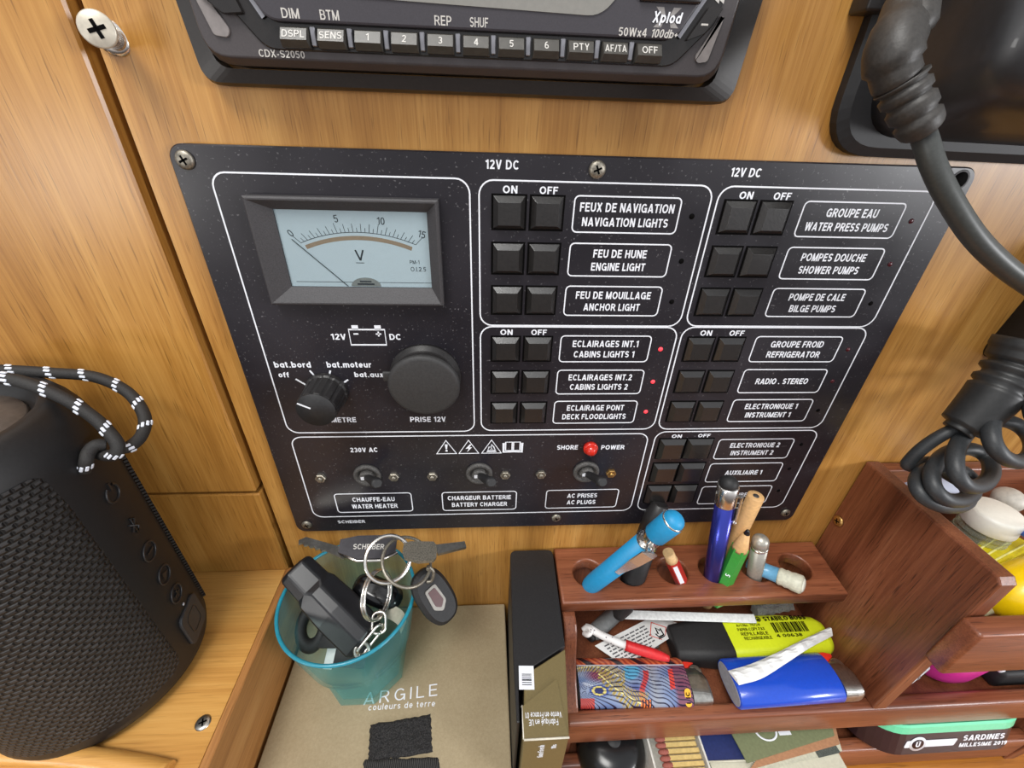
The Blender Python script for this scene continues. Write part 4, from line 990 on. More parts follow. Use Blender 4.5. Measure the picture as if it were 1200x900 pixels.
# warning leaflet under the cord
lf = [OZ(698, 757, -252), OZ(722, 738, -254), OZ(765, 722, -257), OZ(795, 724, -257.5), OZ(797, 756, -252.5), OZ(785, 772, -250.6), OZ(706, 770, -250.4)]
t = thing('warning_leaflet', 'white leaflet with small print and red diamond symbol behind the patterned lighter', 'leaflet', lf[4])
c0, c1, c2, c3 = OZ(697, 757, -255.2), OZ(768, 721, -256.4), OZ(800, 735, -256), OZ(716, 782, -254.8)
mb = MB(); mb.prism([c0, c1, c2 + Vector((3, 0, 0)), c3 + Vector((8, 0, 0))], (0, 0, 0.35)); mb.build('sheet', paper, t)
ux = (c1 - c0).normalized(); nz = ux.cross((c3 - c0)).normalized();  nz = nz if nz.z > 0 else -nz
Mp = frame(c0 + nz * 0.45, nz, ux)
mb = MB()
LN = (c1 - c0).length
for r in range(11):
    y = -3.2 - r * 1.9; x = 5 + r * 0.5
    while x < LN - 12:
        w_ = random.uniform(1.2, 4.2); mb.box(x, min(x + w_, LN - 11), y, y + 0.75, 0, 0.05, M=Mp); x += w_ + 0.8
mb.build('small_print', plain('print_grey', srgb(84, 84, 88), rough=0.6), t)
mb = MB(); d_ = 6.2
mb.ribbon([(LN - 6 - d_, -9), (LN - 6, -9 - d_), (LN - 6 + d_, -9), (LN - 6, -9 + d_)], 0.7, 0.08, Mp); mb.build('red_diamond', plain('hazard_red', srgb(206, 70, 50), rough=0.5), t)
mb = MB(); mb.ribbon([(LN - 8, -12), (LN - 8.4, -9.5), (LN - 7, -10.2), (LN - 6, -6.5), (LN - 4.8, -9), (LN - 3.6, -8), (LN - 4.2, -12)], 1.0, 0.08, Mp); mb.box(LN - 9, LN - 3, -13.2, -12.5, 0, 0.08, M=Mp); mb.build('flame_symbol', blk_hole, t)
# zip pull: red sleeve on a white braided cord
P = [OZ(686, 735, -247.5), OZ(692, 737, -247.2), OZ(704, 744, -248), OZ(720, 751, -248.4), OZ(735, 757, -248.8)]
t = thing('zip_pull', 'white braided cord with red sleeve lying on the leaflet', 'zip pull', P[-1])
braid, nt, b = newmat('white_braid')
v = mapping(nt, (1, 1, 1)); vo = nd(nt, 'ShaderNodeTexVoronoi', Scale=420.0); nt.links.new(v, vo.inputs['Vector'])
nt.links.new(ramp(nt, vo.outputs['Distance'], [(0.12, srgb(70, 50, 70)), (0.2, srgb(226, 224, 222))]), b.inputs['Base Color']); b.inputs['Roughness'].default_value = 0.7; bump(nt, b, vo.outputs['Distance'], 0.4, 0.0004)
mb = MB(); mb.tube(spline(P, 5), 2.2, n=10)
mb.tube(spline([OZ(684, 742, -248.5), OZ(689, 744, -246.5), OZ(693, 739, -245), OZ(688, 735, -246), OZ(683, 738, -248)], 5), 1.5, n=8); mb.build('cord', braid, t)
mb = MB(); P2 = [OZ(733, 756, -248.8), OZ(748, 761, -248.8), OZ(765, 766, -249), OZ(784, 772, -249.6)]; mb.tube(spline(P2, 4), [3.0] * 9 + [2.8, 2.6, 2.2, 1.6], n=12); mb.build('sleeve', plain('sleeve_red', srgb(206, 40, 44), rough=0.45), t)
# grey marker, white strip and clear tube under the shelf
a, c = OZ(696, 742, -256.5), OZ(724, 716, -256.5); ax = (c - a).normalized()
t = thing('grey_marker', 'grey marker pen pushed back under the pen shelf', 'marker', a)
M = frame(a, ax); mb = MB(); mb.lathe([(3.2, -2), (4.6, 0), (5.0, 3), (5.0, 24)], M=M); mb.build('barrel', plain('marker_grey', srgb(116, 118, 118), rough=0.4), t)
mb = MB(); mb.lathe([(2.0, -5), (3.2, -4), (3.3, -1.9)], M=M); mb.build('end_plug', blk_matt, t)
a, c = OZ(724, 722, -243.5), OZ(886, 727, -244.5)
t = thing('plastic_strip', 'thin white plastic strip lying along the back edge of the highlighter', 'strip', a)
ux = (c - a).normalized(); M = frame(a, (0, -0.25, 1), ux); mb = MB(); mb.box(0, (c - a).length, -1.5, 3.5, -0.6, 0.6, bev=0.3, seg=1, M=M); mb.build('strip', plain('strip_white', srgb(226, 228, 226), rough=0.35), t)
a, c = OZ(884, 716, -251), OZ(926, 708, -251); ax = (c - a).normalized()
t = thing('plastic_wrapper', 'small crumpled clear plastic wrapper behind the yellow highlighter', 'plastic wrapper', a)
M = frame(a, ax); film = glassy('clear_film', (0.8, 0.84, 0.82, 1), 0.3, 0.15, (0.5, 0.52, 0.5, 1))
mb = MB(); L = (c - a).length
mb.loft([[( (3.4 + 0.9 * math.sin(k * 1.7 + i * 2.1)) * math.cos(PI * k / 7), (3.4 + 0.9 * math.cos(k * 2.3 + i)) * math.sin(PI * k / 7), L * i / 7) for k in range(14)] for i in range(8)], M=M); mb.build('film', film, t)

# ================================================================== CARDBOARD BOX WITH THE COLOUR CHART NAME
ZB = -266.6
kraft, nt, b = newmat('kraft_board')
v = mapping(nt, (1, 1, 1)); n1 = nd(nt, 'ShaderNodeTexNoise', Scale=900.0, Detail=5.0, Roughness=0.7); nt.links.new(v, n1.inputs['Vector'])
n2 = nd(nt, 'ShaderNodeTexNoise', Scale=28.0, Detail=3.0); nt.links.new(v, n2.inputs['Vector'])
c1 = ramp(nt, n1.outputs['Fac'], [(0.3, srgb(146, 130, 100)), (0.7, srgb(178, 162, 132))]); c2 = ramp(nt, n2.outputs['Fac'], [(0.35, srgb(150, 134, 104)), (0.7, srgb(174, 158, 128))])
nt.links.new(mixc(nt, 0.5, c1, c2), b.inputs['Base Color']); b.inputs['Roughness'].default_value = 0.8; bump(nt, b, n1.outputs['Fac'], 0.25, 0.0004)
box = thing('cardboard_box', 'tan cardboard box lettered in white with two black fastening patches under the teal cup', 'box', (53, -95, FLOOR))
mb = MB(); mb.box(-9.6, 116.4, -188, -0.6, FLOOR + 0.1, ZB, bev=1.0); mb.build('carton', kraft, box)
a, c = OZ(427, 826, ZB), OZ(512, 815, ZB); ux = (c - a).normalized(); ux.z = 0
a = OZ(470, 813.5, ZB)
M = frame((a.x, a.y, ZB), (0, 0, 1), ux)
L = (OZ(512, 808, ZB) - OZ(426, 820, ZB)).length
mb = MB(); mb.text('ARGILE', M, width=L, height=6.0, bold=-0.015, spacing=2.6); mb.build('lettering', ink, box)
a, c = OZ(432, 829, ZB), OZ(510, 824, ZB); mid = (a + c) / 2
mb = MB(); mb.text('couleurs de terre', frame((mid.x, mid.y, ZB), (0, 0, 1), c - a), width=(c - a).length, height=3.0, bold=0.0, spacing=1.8); mb.build('lettering', ink, box)
velcro, nt, b = newmat('fastening_tape_black')
v = mapping(nt, (1, 1, 1)); n1 = nd(nt, 'ShaderNodeTexNoise', Scale=1500.0, Detail=3.0); nt.links.new(v, n1.inputs['Vector'])
nt.links.new(ramp(nt, n1.outputs['Fac'], [(0.35, srgb(16, 15, 16)), (0.7, srgb(58, 56, 56))]), b.inputs['Base Color']); b.inputs['Roughness'].default_value = 0.9; bump(nt, b, n1.outputs['Fac'], 0.9, 0.001)
def fuzzy(q, m):
    P = [OZ(*p, ZB) for p in q]; N = 14; vs = []; fs = []
    A, B, C_, D = P
    for i in range(N + 1):
        for j in range(N + 1):
            u, w = i / N, j / N; p = (A.lerp(B, u)).lerp(D.lerp(C_, u), w)
            e = min(u, w, 1 - u, 1 - w); p = p + Vector((random.uniform(-.4, .4), random.uniform(-.4, .4), 0.02 if e < 1e-6 else 1.3 + random.uniform(-.25, .25))); vs.append(p)
    for i in range(N):
        for j in range(N): a_ = i * (N + 1) + j; fs.append((a_, a_ + 1, a_ + N + 2, a_ + N + 1))
    b_ = MB(); b_.faces(vs, fs, smooth=True); return b_.build('fastening_patch', m, box)
fuzzy([(434, 849), (505, 837), (507, 882), (431, 893)], velcro)
rib, nt, b = newmat('ribbed_tape_black')
v = mapping(nt, (1, 1, 1)); w1 = nd(nt, 'ShaderNodeTexWave', Scale=330.0, Distortion=1.0); nt.links.new(v, w1.inputs['Vector'])
nt.links.new(ramp(nt, w1.outputs['Fac'], [(0.2, srgb(20, 19, 20)), (0.8, srgb(70, 68, 66))]), b.inputs['Base Color']); b.inputs['Roughness'].default_value = 0.85; bump(nt, b, w1.outputs['Fac'], 0.6, 0.0008)
fuzzy([(427, 890), (514, 887), (518, 930), (420, 934)], rib)

# ================================================================== BLACK CASE AND SMALL CARTON STANDING BESIDE THE RACK
def plan(P, z0, z1): return [(x, y, z0) for x, y in P], (0, 0, z1 - z0)
case = thing('black_case', 'slim black plastic case standing upright between the tan box and the rack', 'case', (131, -30, FLOOR))
P = rpoly([(118.4, -1.2), (144.2, -1.2), (142.8, -57.4), (121.2, -68.6), (118.6, -74), (118.3, -88), (116.8, -88), (116.8, -60)], [4, 4, 0.5, 0.5, 1, 0.6, 0.6, 2], 5)
mb = MB(); p_, d_ = plan(P, FLOOR + 0.1, -211.2); mb.prism(p_, d_, bev=0.9); mb.build('shell', plain('case_black', srgb(30, 29, 30), rough=0.48, noise=0.3, nscale=150), case)
olive = plain('carton_olive', srgb(112, 98, 62), rough=0.5, noise=0.08, nscale=150)
cart = thing('small_carton', 'olive brown folding carton with upside down print beside the rack\'s left end', 'carton', (130, -78, FLOOR))
mb = MB(); p_, d_ = plan([(121.6, -69.6), (142.6, -58.8), (138.6, -94.2), (119.4, -94.2)], FLOOR + 0.1, -210.9); mb.prism(p_, d_, bev=0.4, seg=1); body = mb.build('carton_body', olive, cart)
a, c_ = OZ(611, 829, -210.6), OZ(654, 796, -210.6)
mb = MB(); p_, d_ = plan([(a.x, a.y), (c_.x - 0.6, c_.y), (138.4, -94.2), (119.5, -94.2), (119.6, -84)], -210.85, -210.2); mb.prism(p_, d_); mb.build('flap', olive, cart)
mb = MB(); mb.tube([(119.4, -94.5, -210.3), (138.6, -94.5, -210.3)], 0.45, n=6); mb.tube([(119.3, -94.3, -210.3), (119.5, -82, -210.3), (a.x, a.y, -210.3)], 0.28, n=6); mb.build('worn_edge', plain('worn_edge_white', srgb(206, 200, 184), rough=0.7), cart)
q0 = OZ(617, 791, -210.7)
mb = MB(); mb.box(-3.6, 3.4, -5.0, 5.0, 0, 0.15, M=frame((q0.x, q0.y - 1.0, -210.9), (0, 0, 1), (1, -0.05, 0))); st = mb.build('barcode_label', ink, cart)
mb = MB(); y = -3.2
while y < 1.5:
    w_ = random.choice((0.3, 0.6)); mb.box(-2.2, 2.2, y, y + w_, 0.15, 0.2, M=frame((q0.x, q0.y - 1, -210.9), (0, 0, 1), (1, -0.05, 0))); y += w_ + random.choice((0.4, 0.6))
mb.build('barcode', blk_hole, st)
for s_, px, py, w in (('Vente en France 01', 637, 838, 15.8), ('Fabriqué en UE', 637, 846.5, 12.6)):
    q = OZ(px, py, -210.2); mb = MB(); mb.text(s_, frame(q, (0, 0, 1), (-1, 0.02, 0)), width=w, height=2.2, bold=0.0); mb.build('lettering', ink, cart)
for s_, x, w, h in (('tion Fresh', 127.4, 13, 2.6), ('10s', 132.8, 4.2, 2.2)):
    mb = MB(); mb.text(s_, frame((x, -94.25, -224 if w > 5 else -219.5), (0, -1, 0), (0, 0, 1)), width=w, height=h, bold=0.01); mb.build('lettering', ink, cart)

# ================================================================== TEAL CUP
CX, CY, CB, CT = 33.6, -34.6, ZB + 0.2, -199.5
teal, nt, b = newmat('teal_clear_plastic')
tr = nd(nt, 'ShaderNodeBsdfTransparent', Color=(0.87, 0.97, 0.96, 1)); mx_ = nt.nodes.new('ShaderNodeMixShader')
b.inputs['Base Color'].default_value = srgb(104, 182, 188); b.inputs['Roughness'].default_value = 0.16
lw = nd(nt, 'ShaderNodeLayerWeight', Blend=0.35); mr = nd(nt, 'ShaderNodeMapRange'); mr.inputs['To Min'].default_value = 0.07; mr.inputs['To Max'].default_value = 0.32
nt.links.new(lw.outputs['Facing'], mr.inputs['Value']); nt.links.new(mr.outputs[0], mx_.inputs[0]); nt.links.new(tr.outputs[0], mx_.inputs[1]); nt.links.new(b.outputs[0], mx_.inputs[2]); nt.links.new(mx_.outputs[0], nt.nodes['Material Output'].inputs[0])
teal_rim = plain('teal_rim', srgb(36, 130, 150), rough=0.25, noise=0.1)
cup = thing('plastic_cup', 'translucent teal eight-sided plastic cup full of keys on the tan box', 'cup', (CX, CY, CB))
def cup_loop(r, z, oct_, n=64):
    L = []
    for k in range(n):
        t = 2 * PI * k / n + 0.2; q = ((t + PI / 8) % (PI / 4)) - PI / 8
        ro = r * math.cos(PI / 8) / math.cos(q)
        rr_ = ro * oct_ + r * (1 - oct_); L.append((CX + rr_ * math.cos(t), CY + rr_ * math.sin(t), z))
    return L
H = CT - CB
out_ = [(22.8, 0, 1), (23.6, 1.2, 1), (26.0, 26, 1), (27.2, 30, 0.9), (28.2, 33, 0.1), (33.6, H - 0.6, 0), (33.6, H, 0)]
in_ = [(32.2, H, 0), (26.7, 33, 0.1), (25.6, 30, 0.9), (24.4, 26, 1), (21.3, 3.2, 1)]
mb = MB(); mb.loft([cup_loop(r, CB + z, o) for r, z, o in out_ + in_]); body = mb.build('cup_body', teal, cup)
for p_ in body.data.polygons: p_.use_smooth = p_.center.z > 0.032
mb = MB(); mb.torus(33.0, 0.9, M=Matrix.Translation((CX, CY, CT)), n=64, k=10); mb.build('rim', teal_rim, cup)

# ================================================================== KEYS
# float shaped black fob
A = OZ(355, 675, -193); Bp = OZ(420, 741, -212)
ax = (Bp - A).normalized(); L = (Bp - A).length
fob_black = plain('fob_black', srgb(26, 26, 29), rough=0.34, noise=0.2, nscale=150)
fob = thing('key_float', 'long black plastic key float with moulded lettering leaning across the cup rim', 'key float', A)
up = (CAM_C - A); up = (up - ax * up.dot(ax)).normalized()
M = frame(A, ax, up)
def hexs(w, h, z, t=0.5): return [(h / 2, -w * t / 2, z), (h / 2, w * t / 2, z), (0.12 * h, w / 2, z), (-h / 2, w / 2 * 0.85, z), (-h / 2, -w / 2 * 0.85, z), (0.12 * h, -w / 2, z)]
mb = MB(); mb.loft([hexs(14, 8, -6.5), hexs(17.5, 11, -5), hexs(18.5, 12, 8), hexs(21, 15, 11, 0.25), hexs(22.5, 16.5, L * 0.6, 0.25), hexs(22, 16, L + 3, 0.25), hexs(19, 13, L + 6, 0.25)], M=M); mb.build('float_body', fob_black, fob, bevel=1.0)
# steel ring, coil and chain at its lower end
c0 = OZ(442, 697, -196)
mb = MB()
nrm = (Vector((0.92, -0.25, 0.25))).normalized()
for k in (-0.8, 0.8): mb.torus(11.5, 0.75, M=frame(c0 + nrm * k, nrm, (0, 1, 0.4)), n=36, k=8)
mb.build('split_ring', chrome, fob)
P0, P1, P2 = c0 + Vector((1, -6, -9)), OZ(444, 737, -208), OZ(424, 762, -212)
for i, (p, q) in enumerate(((P0, P1), (P1, P2))):
    d = (q - p); Ll = d.length; Mk = frame((p + q) / 2, d.cross(Vector((0.4, 0.6, 1)) if i else Vector((1, 0.2, 0))), d)
    P = [(x, y, 0) for x, y in rrect(Ll + 4, 6.4 - i, 2.4, 5)]
    mb = MB(); mb.tube(P + [P[0]], 0.75, n=8, M=Mk); mb.build('chain_link', chrome, fob)
mb = MB(); mb.torus(3.2, 0.9, M=frame(P2, (0.2, -0.6, 0.7)), n=20, k=8); mb.build('eyelet', steel, fob)
# the bunch on the large ring above the rim
c1 = OD(455, 655, 205)
bun = thing('key_bunch', 'steel rings above the cup rim carrying two flat keys and a black remote', 'key bunch', c1)
vw = (CAM_C - c1).normalized()
n1v = (vw + Vector((0.15, 0, -0.1))).normalized()
mb = MB(); mb.torus(10.6, 0.85, M=frame(c1, n1v), n=44, k=8); mb.torus(10.2, 0.6, M=frame(c1 - n1v * 1.1, n1v), n=44, k=8); mb.build('split_ring', chrome, bun)
c2 = OD(477, 658, 209)
n2v = (vw * 0.75 + Vector((-0.1, -0.2, 0.75))).normalized(); n2v = (vw + Vector((0.5, 0.3, 0.5))).normalized()
mb = MB(); mb.torus(12.2, 0.8, M=frame(c2, n2v), n=44, k=8); mb.build('split_ring', steel_old, bun)
# flat toothed key to the left, its dark plastic bow lettered
def key_plate(poly, p0, p1, nrm, th=1.1):
    ux = (p1 - p0).normalized(); M = frame(p0, nrm, ux)
    mb = MB(); mb.prism([(x, y, -th / 2) for x, y in poly], (0, 0, th), M=M); return mb, M
p0, p1 = OD(352, 632, 224), OD(404, 634, 215)
tilt = (vw * 0.35 + Vector((0.0, 0.35, 0.75))).normalized()
Lb = (p1 - p0).length; poly = [(0, -1.2)]
x = 0
for k in range(5): poly += [(x + 1.6, -3.2), (x + 3.0, -2.0)]; x += 3.4
poly += [(Lb, -3.4), (Lb, 2.6), (2, 2.0)]
mb, M = key_plate(poly, p0, p1, tilt); kL = mb.build('key_blade', steel, bun)
q0, q1 = OD(398, 640, 215), OD(451, 627, 207)
nb = (vw * 0.6 + Vector((0.0, 0.0, 0.6))).normalized()
Lw = (q1 - q0).length
mb, M = key_plate([(0, -3.4), (Lw * .35, -6.6), (Lw * .75, -6.2), (Lw, -3), (Lw, 5.6), (Lw * .3, 5.0), (0, 3)], q0, q1, nb, 2.2); kb = mb.build('key_bow', plain('key_bow_dark', srgb(58, 56, 60), rough=0.35, metal=0.5), bun)
mb = MB(); mb.text('SCHEIBER', M @ Matrix.Translation((Lw * 0.52, -0.6, 1.15)), width=15, height=2.6, bold=0.02); mb.build('lettering', pale_ink, kb)
mb = MB(); mb.tube([M @ Vector((1, -3.6, 0)), M @ Vector((Lw * .35, -7.2, 0)), M @ Vector((Lw * .75, -6.9, 0)), M @ Vector((Lw + 1, -3, 0))], 0.8, n=8); mb.build('bow_edge', chrome, kb)
# flat key to the right
q0, q1 = OD(472, 645, 206), OD(512, 645, 208); q2 = OD(545, 641, 214)
nb2 = (vw * 0.42 + Vector((0.1, 0.25, 0.8))).normalized()
Lw = (q1 - q0).length
mb, M = key_plate([(0, -1), (1.5, -4.6), (Lw * .5, -6.2), (Lw - 1, -5), (Lw, -3), (Lw, 3), (Lw - 2, 5.4), (3, 4.8), (0, 3)], q0, q1, nb2, 1.8); kb = mb.build('key_bow', steel_old, bun)
mb, M = key_plate([(0, -2.6), ((q2 - q1).length, -1.4), ((q2 - q1).length, 2.0), (0, 2.8)], q1, q2, nb2, 1.6); mb.build('key_blade', steel, bun)
# black remote hanging over the rim
rc = OD(509, 698, 219); rn = (vw + Vector((0.35, -0.1, 0))).normalized(); ru = OD(524, 722, 219) - OD(494, 676, 218)
M = frame(rc, rn, ru)
mb = MB(); W_ = [(27, 15.5, -3.4), (29.5, 18, -1.6), (29.5, 18, 1.6), (26, 14.5, 3.6)]
mb.loft([[(x, y, z) for x, y in oval(w, h, 2.6, 36)] for w, h, z in W_], smooth=False, M=M); rem = mb.build('remote_body', blk_matt, bun)
mb = MB(); mb.prism([(x, y, 3.5) for x, y in rpoly([(-6, -4.0), (4, -4.8), (7.5, -1), (4, 3.0), (-6, 2.4)], 1.2)], (0, 0, 0.7), M=M); ins = mb.build('remote_inlay', plain('inlay_grey', srgb(120, 116, 110), rough=0.4, metal=0.4), rem)
mb = MB(); mb.prism([(x, y, 4.2) for x, y in rpoly([(-4.6, -2.8), (3.2, -3.2), (5.4, -1), (3, 1.8), (-4.6, 1.2)], 0.8)], (0, 0, 0.3), M=M); mb.build('remote_button', plain('remote_red', srgb(70, 30, 30), rough=0.4), rem)
mb = MB(); P = [c2 + Vector((10, -2, -4)), OD(502, 664, 212), OD(508, 670, 213), OD(506, 680, 215), OD(500, 682, 215)]; mb.tube(spline(P, 5), 0.9, n=8); mb.build('wire_loop', steel_old, bun)
# what lies inside the cup
ic = OZ(366, 735, -222)
ik = thing('black_key', 'black round-headed key deep inside the left of the cup', 'key', ic)
M = frame(ic, (vw + Vector((-0.4, 0, 0))).normalized(), (1, 0, 0))
mb = MB(); mb.torus(7.6, 3.2, M=M @ Matrix.Diagonal((0.85, 1.15, 1, 1)), n=32, k=10); mb.build('key_head', blk_matt, ik)
mb = MB(); mb.box(5, 26, -9.5, -3, -2.2, 2.2, bev=0.8, M=M); mb.build('key_shank', blk_matt, ik)
ic = OZ(443, 694, -207)
ik = thing('alarm_fob', 'rounded glossy black remote lying under the rings inside the cup', 'remote', ic)
M = frame(ic, (vw + Vector((0.0, 0, 0.5))).normalized(), OZ(470, 712, -207) - OZ(415, 690, -207))
mb = MB(); mb.loft([[(x, y, z) for x, y in oval(w, h, 3, 32)] for w, h, z in ((22, 10, -5), (27, 14, -3), (27, 14, 1), (21, 10, 3.5), (12, 5, 4))], smooth=True, M=M); mb.build('shell', blk_gloss, ik)
ic = OZ(459, 719, -213)
ik = thing('leather_strap', 'pale beige strap end beside the chain inside the cup', 'strap', ic)
M = frame(ic, (vw * 0.6 + Vector((0, 0, .5))).normalized(), OZ(472, 722, -213) - OZ(444, 711, -211))
mb = MB(); sp_ = [(-7, 0, -1), (-3, 0, 1.4), (2, 0, 2.0), (6, -1, 0.6), (8.5, -3.5, -3)]
mb.loft([[(x, y - 3.2, z), (x, y + 3.2, z), (x, y + 3.2, z + 0.9), (x, y - 3.2, z + 0.9)] for x, y, z in spline(sp_, 4)], M=M); mb.build('strap_body', plain('strap_beige', srgb(150, 144, 128), rough=0.6), ik)
ic = OZ(392, 764, -238)
ik = thing('white_tag', 'small white paper key tag near the bottom of the cup', 'key tag', ic)
M = frame(ic, vw, (1, -0.15, 0)); mb = MB(); mb.box(-4, 0.5, -8, 7, -0.3, 0.3, M=M); mb.build('paper', paper, ik); mb = MB(); mb.box(0.5, 17, -7, 6.4, -0.8, 0.5, bev=0.4, M=M); mb.build('plastic_end', blk_plastic, ik)

# ================================================================== BLUETOOTH SPEAKER
SX, SY, SR, ST = -78.0, -50.5, 41.0, -72.0
spk = thing('portable_speaker', 'black cylindrical portable loudspeaker with fabric grille standing on the oak ledge', 'loudspeaker', (SX, SY, SHELF))
rubber = plain('speaker_rubber', srgb(20, 19, 20), rough=0.55, noise=0.25, nscale=120)
MS = Matrix.Translation((SX, SY, 0))
mb = MB(); mb.lathe([(30, SHELF + 0.2), (36, SHELF + 0.8), (39.4, SHELF + 4), (40.4, SHELF + 8), (40.4, -96), (40.2, -92), (39.3, -88), (37.5, -83.4), (35, -79.4), (33.2, -78), (30.5, -78), (28.6, -80), (27.2, -84), (0, -84)], M=MS, n=72); mb.build('body', rubber, spk)
mb = MB(); mb.lathe([(26, -84.5), (25, -82.4), (18, -81), (0, -80.6)], M=MS, n=56); mb.build('bass_radiator', plain('radiator_grey', srgb(92, 84, 78), rough=0.45, metal=0.2, noise=0.15), spk)
weave, nt, b = newmat('speaker_weave')
tc = nt.nodes.new('ShaderNodeTexCoord'); sx_ = nt.nodes.new('ShaderNodeSeparateXYZ'); nt.links.new(tc.outputs['Object'], sx_.inputs[0])
at = nd(nt, 'ShaderNodeMath', operation='ARCTAN2'); nt.links.new(sx_.outputs['Y'], at.inputs[0]); nt.links.new(sx_.outputs['X'], at.inputs[1])
cm = nt.nodes.new('ShaderNodeCombineXYZ'); m_u = nd(nt, 'ShaderNodeMath', operation='MULTIPLY'); m_u.inputs[1].default_value = 0.041; nt.links.new(at.outputs[0], m_u.inputs[0])
nt.links.new(m_u.outputs[0], cm.inputs[0]); nt.links.new(sx_.outputs['Z'], cm.inputs[1])
br = nd(nt, 'ShaderNodeTexBrick', Scale=1.0); br.offset = 0.5
for k_, v_ in (('Color1', (0.62, 0.62, 0.62, 1)), ('Color2', (1, 1, 1, 1)), ('Mortar', (0, 0, 0, 1)), ('Mortar Size', 0.0007), ('Mortar Smooth', 0.9), ('Brick Width', 0.0029), ('Row Height', 0.0021)): br.inputs[k_].default_value = v_
nt.links.new(cm.outputs[0], br.inputs['Vector'])
nt.links.new(ramp(nt, br.outputs['Color'], [(0.0, srgb(8, 8, 9)), (0.7, srgb(34, 33, 34)), (1.0, srgb(54, 53, 54))]), b.inputs['Base Color']); b.inputs['Roughness'].default_value = 0.6
bump(nt, b, br.outputs['Color'], 0.9, 0.0012)
def sector(a0, a1, r, z0, z1, n=60, rc=7, nz=10):
    vs = []; fs = []
    for i in range(n + 1):
        a = a0 + (a1 - a0) * i / n; s_ = min(i, n - i) / n * abs(a1 - a0) * r
        k = rc - math.sqrt(max(0, rc * rc - max(0, rc - s_) ** 2)) if s_ < rc else 0
        for j in range(nz + 1):
            t_ = j / nz; z = (z0 + k) + (z1 - z0 - 2 * k) * t_
            edge = min(j, nz - j) == 0 or i in (0, n)
            rr_ = r if not edge else r - 1.0
            vs.append((SX + rr_ * math.cos(a), SY + rr_ * math.sin(a), z))
    for i in range(n):
        for j in range(nz): p = i * (nz + 1) + j; fs.append((p, p + 1, p + nz + 2, p + nz + 1))
    return vs, fs
mb = MB(); vs, fs = sector(-0.16, -2.75, 41.2, SHELF + 9, -90.5); mb.faces(vs, fs, smooth=True); mb.build('front_grille', weave, spk)
mb = MB(); vs, fs = sector(0.72, 2.6, 41.2, SHELF + 9, -92); mb.faces(vs, fs, smooth=True); mb.build('rear_grille', weave, spk)
mb = MB()
for i in range(64):
    z = SHELF + 12 + i * (116 / 64); a_ = 0.70
    mb.box(-0.7, 0.7, -0.7, 0.7, -0.55, 0.55, M=Matrix.Translation((SX + 41.3 * math.cos(a_), SY + 41.3 * math.sin(a_), z)) @ Matrix.Rotation(a_, 4, 'Z'))
mb.build('grille_edge', rubber, spk)
def on_spine(z, a=0.19, r=40.5): return frame((SX + r * math.cos(a), SY + r * math.sin(a), z), (math.cos(a), math.sin(a), 0), (-math.sin(a), math.cos(a), 0))
emb = plain('embossed_rubber', srgb(34, 33, 34), rough=0.4)
for k, z in enumerate((-116, -134, -150, -166, -180)):
    Mk = on_spine(z)
    mb = MB()
    if k == 0: mb.torus(3.6, 0.5, M=Mk, n=24, k=6, a0=PI * 0.65, a1=PI * 2.35); mb.box(-0.4, 0.4, 1.5, 5, -0.2, 0.5, M=Mk)
    elif k == 1: mb.tube([Mk @ Vector(p) for p in ((-2, -2, .2), (2, 2, .2), (0, 4, .2), (0, -4, .2), (2, -2, .2), (-2, 2, .2))], 0.45, n=6)
    elif k in (2, 3, 4):
        mb.torus(4.2, 0.45, M=Mk, n=24, k=6)
        if k == 2: mb.box(-2, 2, -0.4, 0.4, 0, 0.5, M=Mk)
        elif k == 3: mb.faces([(-1.6, -2.2, .3), (2.4, 0, .3), (-1.6, 2.2, .3)], [(0, 1, 2)], M=Mk)
        else: mb.box(-2, 2, -0.4, 0.4, 0, 0.5, M=Mk); mb.box(-0.4, 0.4, -2, 2, 0, 0.5, M=Mk)
    mb.build('embossed_button', emb, spk)
mb = MB(); Mk = on_spine(-188.5); mb.lathe([(0.8, 0), (0.7, 0.3), (0, 0.35)], M=Mk, n=12); mb.build('status_dot', plain('status_white', srgb(170, 172, 178), rough=0.3), spk)
mb = MB(); Mk = on_spine(-201, 0.2, 39.6); mb.prism([(x, y, 0) for x, y in rrect(17, 20, 3.5, 6)], (0, 0, 1.5), bev=0.5, M=Mk); pc = mb.build('port_cover', plain('port_cover_grey', srgb(42, 44, 47), rough=0.5), spk)
mb = MB(); mb.ribbon(rrect(9, 11, 2.4, 5), 0.5, 0.25, Mk @ Matrix.Translation((0, 0, 1.45))); mb.build('embossed_mark', emb, pc)
